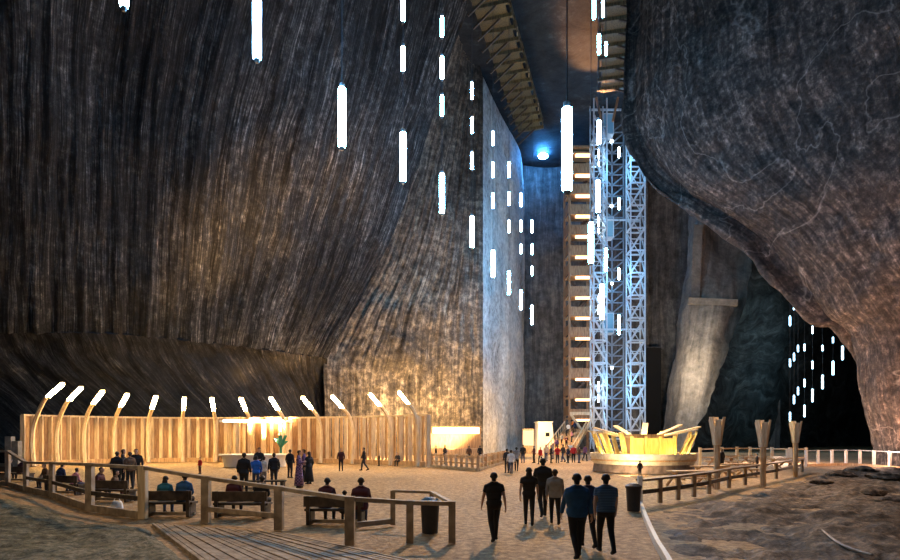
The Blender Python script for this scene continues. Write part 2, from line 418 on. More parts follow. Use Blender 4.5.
# right overhanging rock: edge of the arch, rounded, rolling back towards the viewer's right
E = [(644, -330, 60), (641, -150, 61), (639, 0, 62), (636, 70, 62), (637, 112, 62), (649, 148, 61), (670, 178, 60), (708, 201, 58), (756, 232, 56), (778, 258, 55), (802, 282, 54), (829, 308, 53), (852, 330, 52.5), (863, 370, 52), (867, 410, 52), (871, 440, 52), (874, 467, 51.5)]
O = [(900, -620, 36), (960, -480, 35), (1010, -330, 34), (1060, -200, 33), (1090, -80, 33), (1110, 0, 33), (1120, 60, 33), (1125, 120, 33), (1130, 180, 33), (1130, 220, 33), (1130, 260, 33), (1130, 300, 33.5), (1130, 340, 34), (1130, 380, 34), (1130, 420, 34), (1130, 450, 34), (1130, 484, 34)]
colsR = []
for e, o in zip(E, O):
    def mix(t, k):
        return P(e[0] + (o[0] - e[0]) * t, e[1] + (o[1] - e[1]) * t, e[2] + (o[2] - e[2]) * k)
    pe = P(*e)
    back = V((3.6, 3.4, 0.0)) if e[1] > 330 else V((0.9, 2.2, 0.5))
    colsR.append([pe + V((26, 18, 22 if e[1] < 330 else 0)), pe + back, mix(0.0, 0.0), mix(0.03, 0.10), mix(0.12, 0.24), mix(0.3, 0.42), mix(0.6, 0.7), mix(1, 1)])
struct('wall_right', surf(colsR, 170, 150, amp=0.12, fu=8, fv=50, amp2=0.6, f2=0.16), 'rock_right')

# ------------------------------------------------------------------ floor
fl = MB(); fl.uv = []
ys = [1.0]
while ys[-1] < 165: ys.append(ys[-1] * 1.035 + 0.05)
NX = 150
for y in ys:
    hw = 20 + y * 1.1
    for i in range(NX + 1):
        x = -hw + 2 * hw * i / NX + 0.15 * y
        fl.v.append((x, y, -0.035 + 0.03 * mnoise.fractal(V((x * 0.8, y * 0.8, 0)), 0.9, 2.1, 4))); fl.uv.append((x, y))
for j in range(len(ys) - 1):
    for i in range(NX):
        a = j * (NX + 1) + i; fl.f.append((a, a + 1, a + NX + 2, a + NX + 1))
struct('floor', fl, 'sand')

def patch(name, A, B, nu, nv, mat, h, amp, fq):
    """raised ground between two ground curves A and B"""
    mb = MB(); mb.uv = []
    for i in range(nu + 1):
        a, b = cr(A, i / nu), cr(B, i / nu)
        for j in range(nv + 1):
            t = j / nv; p = a.lerp(b, t)
            e = min(1, min(t, 1 - t) * 9, i / nu * 12, (1 - i / nu) * 12)
            z = -0.12 + (0.12 + h + amp * mnoise.fractal(V((p.x * fq, p.y * fq, 1.7)), 0.8, 2.1, 5)) * e
            mb.v.append((p.x, p.y, z)); mb.uv.append((p.x, p.y))
    for i in range(nu):
        for j in range(nv):
            a = i * (nv + 1) + j; mb.f.append((a, a + 1, a + nv + 2, a + nv + 1))
    return struct(name, mb, mat)
LA = [G(-260, 478), G(-120, 484), G(0, 494), G(50, 505), G(90, 518), G(143, 523), G(160, 532), G(196, 562), G(240, 610), G(300, 700)]
LB = [G(-900, 520), G(-900, 560), G(-800, 600), G(-700, 650), G(-600, 700), G(-500, 750), G(-400, 800), G(-300, 850), G(-100, 900), G(200, 950)]
patch('ground_left', LA, LB, 150, 120, 'turf_soil', 0.10, 0.12, 0.9)
RA = [G(905, 467), G(840, 470), G(795, 476), G(745, 489), G(700, 500), G(660, 506), G(645, 512), G(650, 533), G(663, 562), G(690, 620), G(760, 760)]
RB = [G(1200, 470), G(1250, 478), G(1300, 490), G(1350, 505), G(1400, 520), G(1450, 540), G(1500, 570), G(1500, 610), G(1450, 660), G(1400, 740), G(1300, 860)]
patch('ground_right', RA, RB, 170, 170, 'rubble_soil', 0.08, 0.28, 0.55)

# stone lumps on the rubble
rng = random.Random(3)
for i, (px, py, r) in enumerate(((842, 478, 0.5), (862, 474, 0.6), (885, 480, 0.55), (820, 486, 0.3), (872, 498, 0.35), (895, 507, 0.4))):
    bm = bmesh.new(); bmesh.ops.create_icosphere(bm, subdivisions=3, radius=r)
    for v in bm.verts:
        k = 1 + 0.35 * mnoise.fractal(v.co * 2.2 + V((i * 7, 0, 0)), 0.9, 2, 3); v.co = V((v.co.x * k * 1.7, v.co.y * k * 1.2, v.co.z * k * 0.5))
    me = bpy.data.meshes.new('salt_boulder'); bm.to_mesh(me); bm.free()
    o = link('salt_boulder', me, 'rubble_soil'); o.location = G(px, py) + V((0, 0, 0.2))
    meta(o, ['flat brown boulder left of the pair below the stone pillar', 'broad brown boulder at the foot of the stone pillar', 'low boulder at the right edge under the stone pillar',
             'smallest brown stone on the rubble, nearest the plank rail', 'brown stone in the middle of the rubble slope', 'brown stone at the right edge, lowest on the rubble slope'][i], 'rock', 'boulders on the rubble')
st = MB(); pts = [G(822, 530, 0.2), G(836, 541, 0.24), G(852, 549, 0.2), G(872, 555, 0.18)]
st.tube([cr(pts, k / 14) for k in range(15)], 0.03, 8)
solo('bent_pole', st, 'wood_grey', 'thin pale bent pole lying on the brown rubble slope', 'pole')

# ------------------------------------------------------------------ hanging tube lamps
CEIL = 51.9
TUBES = []
def tube_lamp(px, y0, y1, d, label, topz=None, group='hanging tube lamps', mat='glow_tube'):
    a, b = P(px, y1, d), P(px, y0, d)
    L_ = b.z - a.z; r = 0.062 * L_ if L_ > 1.8 else 0.075 * L_
    r = max(0.10, min(0.17, r))
    t = thing('tube_lamp', label, 'lamp', b, group)
    gl = MB(); prof = [(r * 0.55, 0.0), (r * 0.9, 0.05), (r, 0.14), (r, L_ - 0.14), (r * 0.9, L_ - 0.05), (r * 0.55, L_)]
    gl.lathe(prof, tuple(a), 12); part('glow_tube', gl, mat, t, True)
    c = MB(); c.lathe([(r * 0.75, 0), (r * 0.75, 0.16)], (b.x, b.y, b.z - 0.03), 12); part('cap', c, 'cap_metal', t)
    c = MB(); c.lathe([(r * 0.4, 0), (r * 0.75, 0.12)], (a.x, a.y, a.z - 0.10), 12); part('cap', c, 'cap_metal', t)
    c = MB(); c.cyl((b.x, b.y, b.z + 0.1), (b.x, b.y, topz or CEIL), 0.022, n=6); part('cable', c, 'steel_cable', t)
    return a.z
def string(px, ys, d, where, group, top=None):
    ys = sorted(ys); n = len(ys)
    pos = {1: ['single'], 2: ['upper', 'lower'], 3: ['top', 'middle', 'lowest'], 4: ['top', 'second', 'third', 'lowest']}[n]
    prev = top
    for i, (a, b) in enumerate(ys):
        tube_lamp(px, a, b, d, f'{pos[i]} tube lamp {where}', prev, group, 'glow_far' if top else 'glow_tube')
        prev = CAMH + (HOR - b) / F * d - 0.09
g = 'tube lamps hung along the left wall'
string(124, [(-62, 8)], 18.8, 'cut by the picture top, farthest left on the wall', g)
string(257, [(-10, 60)], 21.5, 'hanging second from the left, cut by the picture top', g)
string(342, [(87, 148)], 24.6, 'hanging alone before the banded wall, third from the left', g)
string(403, [(-2, 22), (46, 72), (132, 182)], 30, 'in the three lamp string on the left wall', g)
string(442, [(16, 38), (56, 80), (95, 117), (173, 214)], 36.6, 'in the leftmost four lamp string', g)
string(472, [(82, 100), (117, 134), (152, 170), (216, 248)], 47, 'of the string just left of the pale corner face', g)
string(493, [(131, 146), (162, 178), (193, 209), (250, 278)], 53.6, 'of the string on the left half of the pale corner face', g)
string(509, [(162, 178), (192, 206), (220, 233), (271, 295)], 62, 'of the string on the right half of the pale corner face', g)
string(521, [(193, 207), (220, 232), (244, 254), (290, 310)], 70, 'of the string at the right edge of the pale corner face', g)
string(532, [(220, 233), (244, 255), (266, 276), (305, 325)], 78, 'of the string before the dark back wall', g)
g = 'tube lamps hung beside the lift tower'
string(567, [(107, 192)], 17.9, 'hanging alone and largest above the wooden stair tower', g)
string(594, [(-2, 20)], 40, 'left of two at the top edge by the right gallery', g)
string(603, [(1, 18)], 46, 'right of two at the top edge by the right gallery', g)
string(599, [(34, 55), (120, 145)], 39, 'in the string grazing the lift tower top', g)
string(606, [(42, 56)], 50, 'small, just above the top of the lift tower', g)
string(591, [(222, 264)], 36, 'large and single between stair tower and lift tower', g)
string(598, [(180, 213)], 44, 'on the left mast of the lift tower, upper of the long ones', g)
string(602, [(284, 320)], 48.5, 'low on the left mast of the lift tower', g)
string(606, [(248, 272)], 55, 'mid height right beside the left mast of the lift tower', g)
string(619, [(147, 158), (198, 210), (268, 280), (315, 335)], 74, 'in the string between the two masts of the lift tower', g)
g = 'tube lamps hung in the next chamber'
string(842.5, [(346, 360)], 92.0, 'rightmost in the far dark chamber', g, 37.2)
string(833, [(337, 343), (361, 375)], 96.3, 'second from the right in the far chamber', g, 37.2)
string(822.5, [(345, 351), (375, 389)], 98.0, 'third from the right in the far chamber', g, 37.2)
string(812.5, [(326, 334), (361, 369), (389, 402)], 96.3, 'of the middle string in the far chamber', g, 37.2)
string(804.5, [(344, 351), (379, 387), (405, 417)], 94.6, 'of the string left of the middle in the far chamber', g, 37.2)
string(798, [(345, 352), (387, 395)], 93.7, 'of the third string from the left in the far chamber', g, 37.2)
string(794, [(301, 310), (353, 361), (395, 404)], 91.2, 'of the far chamber string above the smallest torch post', g, 37.2)
string(790, [(316, 326), (359, 367), (412, 421)], 90.3, 'of the leftmost string in the far chamber', g, 37.2)

# ------------------------------------------------------------------ galleries under the ceiling
def gallery(label, a, b, width, side, n, zf):
    """deck from a to b (inner wall line), width towards side"""
    a, b = V(a), V(b); dr = (b - a).normalized(); nr = V((dr.y, -dr.x, 0)) * side
    t = thing('gallery', label, 'gallery', a, 'timber galleries under the ceiling')
    rot = Matrix((dr, nr, V((0, 0, 1)))).transposed()
    mid = (a + b) / 2 + nr * width / 2
    part('deck', MB().box(mid + V((0, 0, zf)) - V((0, 0, a.z)), ((b - a).length, width, 0.15), rot), 'wood_gallery', t)
    for i in range(n):
        p = a.lerp(b, (i + 0.5) / n)
        part('joist', MB().bar(p + V((0, 0, -0.25)), p + nr * (width + 0.5) + V((0, 0, -0.25)), 0.32, 0.4), 'wood_gallery', t)
        part('bracket', MB().bar(p + V((0, 0, -2.4)), p + nr * width * 0.75 + V((0, 0, -0.4)), 0.2), 'wood_dark', t)
        q = p + nr * (width + 0.3)
        part('rail_post', MB().bar(q, q + V((0, 0, 1.2)), 0.12), 'wood_pale' if i % 4 == 0 else 'wood_gallery', t)
    for h in (0.6, 1.2): part('handrail', MB().bar(a + nr * (width + 0.3) + V((0, 0, h)), b + nr * (width + 0.3) + V((0, 0, h)), 0.12), 'wood_gallery', t)
    return t
gallery('dim timber gallery bracketed to the left wall under the cave ceiling', (-3.2, 46, 49), (10.6, 92, 49), 3.4, 1, 23, 49)
gallery('dim timber gallery above the lift tower, against the right rock', (20.4, 52, 48), (26.4, 78, 48), 6.6, -1, 12, 48)

# blue flood lamp at the ceiling end
t = thing('flood_lamp', 'glowing blue flood lamp high at the far end of the ceiling', 'lamp', P(543, 156, 106), None)
part('lens', MB().ball(P(543, 156, 106), 0.75, sc=(1.2, 0.8, 0.7)), 'glow_blue', t, True)
part('bracket', MB().cyl(P(543, 156, 106), V((P(543, 156, 106).x, 106, 52.2)), 0.08), 'steel_dark', t)

# ------------------------------------------------------------------ lift tower
TW = thing('lift_tower', 'tall steel lattice lift tower rising from floor to ceiling', 'tower', V((24.8, 90, 0)))
def lattice(x0, x1, y0, y1, z0, z1, bay, w, flip, wd):
    mb = MB()
    for x in (x0, x1):
        for y in (y0, y1): mb.bar((x, y, z0), (x, y, z1), w)
    n = int((z1 - z0) / bay)
    for i in range(n):
        a = z0 + i * bay; b = a + bay; m = (a + b) / 2
        for y in (y0, y1):
            mb.bar((x0, y, a), (x1, y, a), wd)
            s = flip if y == y0 else not flip
            k = 1.15 if y == y0 else 0.5
            if s: mb.bar((x0, y, a), (x1, y, b), wd * k)
            else: mb.bar((x1, y, a), (x0, y, b), wd * k)
            mb.bar((x0, y, m), (x1, y, m), wd * 0.5)
        for x in (x0, x1):
            mb.bar((x, y0, a), (x, y1, a), wd); mb.bar((x, y0, a), (x, y1, b), wd * 0.8)
    return mb
part('mast', lattice(21.1, 23.0, 88, 90.2, 0, 52, 3.3, 0.18, False, 0.22), 'steel', TW)
part('mast', lattice(26.5, 28.6, 88, 90.2, 0, 52, 3.3, 0.18, True, 0.22), 'steel', TW)
rear = MB()
for x in (23.4, 25.1, 26.9):
    rear.bar((x, 93, 0), (x, 93, 52), 0.2)
i = 0; z = 0
while z < 51:
    rear.bar((23.4, 93, z), (26.9, 93, z), 0.16)
    rear.bar((23.4, 93, z + 1.5), (25.1, 93, z), 0.2); rear.bar((26.9, 93, z + 1.5), (25.1, 93, z), 0.2)
    z += 1.65
part('rear_lattice', rear, 'steel_dark', TW)
for z in (2, 18.5, 35, 51.6):
    part('tie_beam', MB().bar((21, 90.4, z), (28.7, 90.4, z), 0.25), 'steel', TW)
for zc in (19.5, 34.0, 49.6):
    c = part('lift_cabin', MB().box((23.9, 91.4, zc), (1.5, 1.6, 2.9)), 'cabin_glass', TW)
    fr = MB()
    for sx in (-0.78, 0.78):
        for sy in (-0.83, 0.83): fr.bar((23.9 + sx, 91.4 + sy, zc - 1.5), (23.9 + sx, 91.4 + sy, zc + 1.5), 0.12)
    fr.box((23.9, 91.4, zc + 1.5), (1.7, 1.8, 0.12)); fr.box((23.9, 91.4, zc - 1.5), (1.7, 1.8, 0.12))
    part('cabin_frame', fr, 'steel', c)
for zc in (9, 22, 34, 44):
    part('strip_light', MB().box((22.05, 89.1, zc), (0.12, 0.12, 3.0)), 'glow_flood', TW)
    part('shaft_lamp', MB().box((25.0, 92.7, zc + 4), (0.3, 0.2, 0.3)), 'glow_flood', TW)
for s in (-1, 1): part('head_strut', MB().bar((23 + s * 1.6, 87.8, 52.0), (23 + s * 0.8, 87.8, 48.5), 0.3), 'wood_red', TW)

# ------------------------------------------------------------------ wooden stair tower
ST = thing('stair_tower', 'tall timber stair tower with lit landings left of the lift tower', 'tower', V((20.9, 97, 0)))
X0, X1, Y0, Y1 = 19.0, 22.8, 95.4, 99.6
for x in (X0, X1):
    for y in (Y0, Y1): part('post', MB().bar((x, y, 0), (x, y, 48.2), 0.34), 'wood_red', ST)
LV = 3.25; n = 14
for i in range(1, n + 1):
    z = 2.0 + LV * i
    if True:
        l = part('landing', MB().box(((X0 + X1) / 2, Y0 + 1.5, z), (X1 - X0 + 0.2, 3.2, 0.22)), 'wood_warm', ST)
        if i < n: part('parapet', MB().box(((X0 + X1) / 2, Y0 - 0.1, z + 0.70), (X1 - X0 - 0.3, 0.12, 1.55)), 'wood_red', l)
        part('lamp', MB().box(((X0 + X1) / 2 + 0.3, Y0 + 0.35, z - 0.30), (2.3, 0.5, 0.34)), 'glow_stair', l)
    fl_ = MB(); sgn = 1 if i % 2 else -1
    for k in range(10):
        tx = X0 + 0.5 + (X1 - X0 - 1.0) * (k / 9 if sgn > 0 else 1 - k / 9)
        fl_.box((tx, Y0 + 3.3, z - LV + 0.3 + LV * k / 9.5), (0.42, 1.3, 0.08))
    fl_.bar((X0 + 0.4 if sgn > 0 else X1 - 0.4, Y0 + 2.6, z - LV + 0.1), (X1 - 0.4 if sgn > 0 else X0 + 0.4, Y0 + 2.6, z - 0.1), 0.1, 0.35)
    part('flight', fl_, 'wood_dark', ST)
    part('side_panel', MB().box((X0 - 0.1, (Y0 + Y1) / 2, z - LV / 2 - 0.4), (0.1, Y1 - Y0 - 0.5, 1.5)), 'wood_red', ST)
part('roof', MB().box((20.9, 97.4, 48.3), (4.6, 4.8, 0.3)), 'wood_red', ST)
arch = MB()
arch.bar((X0, Y0 - .2, 6.0), (X1, Y0 - .2, 6.0), 0.5); arch.bar((X0 + .2, Y0 - .2, 5.8), (X0 + 2.4, Y0 - .2, 2.6), 0.4); arch.bar((X1, Y0 - .2, 5.8), (X0 + 2.2, Y0 - .2, 2.6), 0.4)
part('entrance_frame', arch, 'wood_pale', ST)

# wide staircase down to the floor
A0, A1 = V((14.0, 77, 0)), V((19.8, 94.5, 3.6))
SS = thing('staircase', 'lit timber staircase full of visitors at the foot of the stair tower', 'stairs', A0)
dr = (A1 - A0); hd_ = V((dr.x, dr.y, 0)).normalized(); sd = V((hd_.y, -hd_.x, 0))
rot = Matrix((sd, hd_, V((0, 0, 1)))).transposed()
NS = 20
for k in range(NS):
    p = A0.lerp(A1, (k + 0.5) / NS)
    part('step', MB().box((p.x, p.y, p.z - 0.02), (3.4, 0.9, 0.16), rot), 'wood_warm', SS)
for s in (-1, 1):
    a, b = A0 + sd * s * 1.7, A1 + sd * s * 1.7
    part('stringer', MB().bar(a + V((0, 0, 0.02)), b - V((0, 0, 0.2)), 0.14, 0.5), 'wood_warm', SS)
    part('handrail', MB().bar(a + V((0, 0, 1.15)), b + V((0, 0, 1.15)), 0.14), 'wood_pale', SS)
    for k in range(9):
        p = a.lerp(b, k / 8); part('baluster', MB().bar(p, p + V((0, 0, 1.15)), 0.12), 'wood_pale', SS)
def on_stairs(t, s):
    p = A0.lerp(A1, t) + sd * s * 1.3
    return V((p.x, p.y, A0.z + (math.floor(t * NS) + 0.5) / NS * dr.z + 0.06))

# booth and lit side panel
bx0 = P(537, 453, 85); bx1 = P(553, 453, 85)
BT = thing('ticket_booth', 'tall white booth with one small dark window beside the crowd', 'booth', V(((bx0.x + bx1.x) / 2, 86, 0)))
b = MB(); b.add([(bx0.x, 85, 0), (bx1.x + .35, 85, 0), (bx1.x + .35, 88, 0), (bx0.x, 88, 0), (bx0.x + .15, 85, 4.4), (bx1.x - .15, 85, 4.4), (bx1.x - .15, 88, 4.4), (bx0.x + .15, 88, 4.4)],
    [(0, 3, 2, 1), (4, 5, 6, 7), (0, 1, 5, 4), (1, 2, 6, 5), (2, 3, 7, 6), (3, 0, 4, 7)])
part('shell', b, 'white_paint', BT)
w_ = part('window', MB().box(P(547.5, 434.5, 84.97), (0.55, 0.1, 0.55)), 'void', BT)
part('window_frame', MB().box(P(547.5, 434.5, 84.99), (0.75, 0.06, 0.75)), 'white_post', w_)
part('roof', MB().box(((bx0.x + bx1.x) / 2, 86.5, 4.45), (2.3, 3.2, 0.12)), 'white_post', BT)
pn = thing('light_panel', 'low glowing cream panel left of the white booth', 'panel', P(530, 453, 87))
part('face', MB().box(P(528.3, 438, 87), (1.5, 0.15, 2.2)), 'glow_panel', pn)
part('frame', MB().box(P(528.3, 441, 87.2), (1.7, 0.2, 3.6)), 'wood_warm', pn)

# ------------------------------------------------------------------ plank screen on an arc and its curved lamps
def arc(t, inward=0.0):
    px = 226 + 204 * t; d = 49.5 + 9.0 * (1 - t * t); x = (px - CX) / F * d
    c = V((-17.0, 40.0, 0)); p = V((x, d, 0))
    return p + (c - p).normalized() * inward
HS = 4.25
SCR = thing('plank_screen', 'tall curved timber screen of upright planks behind the lamp arc', 'screen', arc(0), None)
pan = MB()
t = -1.0
while t < 0.5:
    a, b2 = arc(t, 0), arc(min(t + 0.012, 0.5), 0); pan.bar(a.lerp(b2, 0.02) + V((0, 0, HS / 2)), b2 + V((0, 0, HS / 2)), 0.05, HS - 0.1); t += 0.012
part('plank_panel', pan, 'wood_panel', SCR)
pan = MB(); t = 0.5
while t < 0.995:
    a, b2 = arc(t, 0), arc(t + 0.012, 0); pan.bar(a + V((0, 0, HS / 2)), b2 + V((0, 0, HS / 2)), 0.05, HS - 0.1); t += 0.020
part('slat_panel', pan, 'wood_warm', SCR, label='open slatted end of the screen with light shining through')
NPOST = 44
for i in range(NPOST + 1):
    p = arc(-1 + 2 * i / NPOST, 0.12); part('screen_post', MB().bar(p, p + V((0, 0, HS)), 0.34 if i in (0, NPOST) else 0.30, 0.16), 'wood_pale', SCR)
tr = MB()
for i in range(40): tr.bar(arc(-1 + i / 20, 0.05) + V((0, 0, HS)), arc(-1 + (i + 1) / 20, 0.05) + V((0, 0, HS)), 0.3, 0.16)
part('top_rail', tr, 'wood_pale', SCR)
br = MB()
for i in range(40): br.bar(arc(-1 + i / 20, 0.3) + V((0, 0, 0.2)), arc(-1 + (i + 1) / 20, 0.3) + V((0, 0, 0.2)), 0.5, 0.4)
part('bottom_step', br, 'wood_warm', SCR)

bases = [28, 53, 81, 112, 147, 182, 216, 252, 288, 325, 358, 398, 427]
for i, bp in enumerate(bases):
    tt = (bp - 226) / 204; p = arc(tt, 0.9)
    zt = 5.2 + (0.85 * tt * tt if tt < 0 else 0.25 * tt * tt)
    fi = 1 - 0.6 * max(0, tt)
    def q(inw, z): 
        r = arc(tt, 0.9 + inw * fi); return V((r.x, r.y, z))
    L_ = thing('curved_lamp', f'curved timber lamp post with glowing head, {ordn(i)} from the left in the arc', 'lamp', p, 'curved lamps before the plank screen')
    ctl = [q(0, 0), q(-0.25, 1.6), q(-0.15, 3.0), q(0.5, 4.2), q(1.6, zt - 0.55 if tt < 0 else zt - 0.5), q(2.3, zt - 0.25)]
    part('pole', MB().tube([cr(ctl, k / 20) for k in range(21)], [0.20 - 0.05 * k / 20 for k in range(21)], 6), 'wood_pale', L_)
    h = MB(); h.bar(q(2.1, zt - 0.32), q(4.2, zt + 0.62), 0.30, 0.16); part('lamp_head', h, 'glow_lamp', L_)
    h = MB(); h.bar(q(2.1, zt - 0.2), q(4.3, zt + 0.78), 0.36, 0.05); part('lamp_cover', h, 'wood_pale', L_)

# small lit bandstand and round counter
BS = thing('bandstand', 'small pale lit bandstand frame in the middle of the lamp arc', 'bandstand', P(258, 463, 55.2))
for px, dd in ((230, 55), (238, 53.8), (250, 55.6), (264, 55.6), (281, 53.8), (288, 55)):
    p = P(px, 460, dd); part('post', MB().bar((p.x, p.y, 0), (p.x, p.y, 3.75), 0.32), 'wood_pale', BS)
rf = MB(); rf.box((P(259, 0, 55.2).x, 54.7, 3.85), (5.9, 2.6, 0.22)); part('roof', rf, 'white_paint', BS)
part('light_strip', MB().box((P(259, 0, 55.2).x, 53.35, 3.85), (5.2, 0.10, 0.22)), 'glow_white', BS)
CT = thing('round_counter', 'round white counter in front of the bandstand', 'counter', G(255, 466.5))
c = G(255, 466.5)
part('body', MB().lathe([(2.5, 0), (2.7, 0.9)], (c.x, c.y, 0), 36, 1.0, 0.6), 'white_paint', CT, False)
part('top', MB().lathe([(2.95, 0.9), (2.95, 1.02)], (c.x, c.y, 0), 36, 1.0, 0.6), 'white_post', CT)
sg = MB(); p = P(281, 440, 53.0)
for k in range(7):
    a = k * 2.4; sg.bar(p + V((0, 0, -0.6)), p + V((math.cos(a) * 0.55, math.sin(a) * 0.3, -0.1 + 0.25 * (k % 3))), 0.3, 0.1)
sg.bar((p.x, p.y, 1.0), (p.x, p.y, p.z), 0.15)
solo('potted_plant', sg, 'green_paint', 'small green plant on the right end of the round white counter', 'plant')

# bright bar behind a low picket fence
BR = thing('bar_counter', 'brightly lit bar at the foot of the rock flank', 'bar', P(457, 460, 70))
part('light_panel', MB().box(P(456, 430.5, 72), (5.6, 0.25, 0.75)), 'glow_strip', BR)
part('back_panel', MB().box(P(456, 441, 72.4), (6.0, 0.2, 3.6)), 'wood_panel', BR)
part('counter', MB().box((P(456, 0, 68).x, 68, 0.55), (5.6, 0.9, 1.1)), 'wood_warm', BR)
PF = thing('picket_fence', 'low timber picket fence around the lit bar terrace', 'fence', G(478, 471))
path = [G(432, 467), G(478, 471), G(508, 462)]
for a, b2, n in ((path[0], path[1], 9), (path[1], path[2], 10)):
    for h in (0.5, 1.0): part('rail', MB().bar(a + V((0, 0, h)), b2 + V((0, 0, h)), 0.12), 'wood_warm', PF)
    for k in range(n):
        p = a.lerp(b2, k / n); part('picket', MB().bar(p, p + V((0, 0, 1.15)), 0.22, 0.14), 'wood_pale' if k % 2 else 'wood_warm', PF)
    part('kerb', MB().bar(a + V((0, 0, 0.1)), b2 + V((0, 0, 0.1)), 0.3, 0.2), 'wood_grey', PF)

# ------------------------------------------------------------------ round stage with flared yellow timbers
cS = V((14.0, 43.6, 0))
SG = thing('round_stage', 'round stone stage ringed by flaring yellow lit timbers', 'stage', cS)
part('plinth', MB().lathe([(3.55, 0.0), (3.45, 0.55)], tuple(cS), 48), 'stone_dark', SG)
part('drum', MB().lathe([(3.5, 0.55), (3.72, 1.12), (3.72, 1.30), (3.55, 1.30), (3.5, 1.1)], tuple(cS), 48), 'stone_pale', SG)
part('band', MB().lathe([(3.60, 0.78), (3.68, 0.80), (3.70, 0.88), (3.62, 0.90)], tuple(cS), 48), 'wood_warm', SG)
for k in range(18):
    a = 2 * math.pi * (k + 0.5) / 18; u = V((math.cos(a), math.sin(a), 0))
    if abs(math.cos(a)) < 0.55 and math.sin(a) < 0: continue
    rr = random.Random(k)
    part('flared_plank', MB().bar(cS + u * 3.0 + V((0, 0, 1.1)), cS + u * (3.7 + rr.uniform(-.15, .15)) + V((0, 0, 2.7 + rr.uniform(-0.1, 0.2))), 0.34, 0.10, up=u), 'wood_yellow', SG)
for k, (a, r1, z1) in enumerate(((2.6, 3.6, 3.15), (3.0, 3.9, 2.9), (3.5, 3.6, 2.8), (0.2, 4.6, 3.2), (0.55, 4.2, 3.35), (-0.15, 3.8, 3.0), (1.2, 3.6, 3.5), (1.9, 3.4, 3.3))):
    u = V((math.cos(a), math.sin(a), 0))
    part('beam', MB().bar(cS + u * 1.2 + V((0, 0, 2.45)), cS + u * r1 + V((0, 0, z1)), 0.42, 0.10), 'wood_pale', SG)
part('counter', MB().box(cS + V((0.0, -2.1, 1.75)), (3.0, 0.25, 1.25)), 'wood_yellow', SG)
for x in (-1.5, -0.5, 0.5, 1.5): part('counter_post', MB().bar(cS + V((x, -2.28, 1.1)), cS + V((x, -2.28, 2.5)), 0.16), 'wood_yellow', SG)
part('core', MB().box(cS + V((0.0, -0.2, 1.85)), (2.2, 2.2, 1.6)), 'wood_warm', SG)
for k in range(7):
    a = math.pi + math.pi * (k + 0.5) / 7; u = V((math.cos(a), math.sin(a), 0))
    part('lamp', MB().box(cS + u * 3.25 + V((0, 0, 1.17)), (0.22, 0.22, 0.10)), 'glow_stage', SG)

# ------------------------------------------------------------------ torch posts
for i, (px, py, top) in enumerate(((717, 489, 417), (763, 487, 420), (795.5, 477, 421))):
    b0 = G(px, py); H = CAMH + (HOR - top) / F * b0.y
    T = thing('torch_post', ['large torch shaped timber post nearest the round stage', 'torch shaped timber post in the middle of three', 'smallest torch shaped timber post, farthest from the round stage'][i], 'post', b0, 'torch posts along the seating')
    part('pole', MB().cyl(b0, b0 + V((0, 0, H - 1.2)), 0.13, 0.15, 10), 'wood_warm', T)
    for k in range(6):
        a = 2 * math.pi * k / 6 + 0.3; u = V((math.cos(a), math.sin(a), 0))
        part('slat', MB().bar(b0 + u * 0.12 + V((0, 0, H - 1.35)), b0 + u * 0.33 + V((0, 0, H - (0 if k % 2 else 0.12))), 0.27, 0.05, up=u), 'wood_pale', T)
    part('lamp', MB().cyl(b0 + V((0, 0, H - 1.1)), b0 + V((0, 0, H - 0.75)), 0.09), 'glow_torch', T)

# ------------------------------------------------------------------ right seating: plank fence, tables
RF = thing('plank_rail', 'long timber plank rail on short posts below the torch posts', 'rail', G(660, 503))
pp = [(640, 506), (660, 503), (678, 500), (694, 497), (709, 494), (729, 488), (745, 485), (776, 479), (802, 472)]
pts = [G(*a) for a in pp]
for i, p in enumerate(pts):
    hgt = 0.95 if i else 1.1
    part('post', MB().bar(p, p + V((0, 0, hgt)), 0.15), 'wood_grey' if i else 'white_post', RF)
    if i: part('plank', MB().bar(pts[i - 1] + V((0, 0, 0.95)), p + V((0, 0, 0.95)), 0.36, 0.08), 'wood_brown', RF); part('plank', MB().bar(pts[i - 1] + V((0, 0, 0.5)), p + V((0, 0, 0.5)), 0.05, 0.16), 'wood_dark', RF)
def picnic(c, rz, label):
    t = thing('picnic_table', label, 'table', c, 'picnic tables beside the stage')
    R = Matrix.Rotation(rz, 3, 'Z')
    def w(x, y, z): return c + R @ V((x, y, z))
    part('table_top', MB().box(w(0, 0, 0.76), (2.2, 0.8, 0.07), R), 'wood_warm', t)
    for s in (-1, 1):
        part('bench_seat', MB().box(w(0, s * 0.75, 0.46), (2.2, 0.3, 0.06), R), 'wood_pale', t)
        lg = MB(); lg.bar(w(s * 0.85, -0.75, 0), w(s * 0.85, 0.2, 0.74), 0.1); lg.bar(w(s * 0.85, 0.75, 0), w(s * 0.85, -0.2, 0.74), 0.1); lg.bar(w(s * 0.85, -0.85, 0.4), w(s * 0.85, 0.85, 0.4), 0.08)
        part('trestle', lg, 'wood_warm', t)
for (px, py, rz, lab) in ((690, 486, 0.2, 'picnic table before the round stage, next to the plank rail'), (737, 476, 0.4, 'picnic table between the first two torch posts'),
                          (722, 467, 0.2, 'picnic table behind the largest torch post'), (752, 466, 0.5, 'picnic table left of the middle torch post, further back'),
                          (780, 468, 0.5, 'picnic table between the second and third torch posts'), (710, 479, 0.3, 'picnic table left of the largest torch post')):
    picnic(G(px, py), rz, lab)
TF = thing('timber_fence', 'pale timber post fence behind the picnic tables', 'fence', G(760, 462))
fp = [G(700, 466), G(722, 464.5), G(737, 464), G(750, 464), G(772, 465), G(790, 466), G(806, 466)]
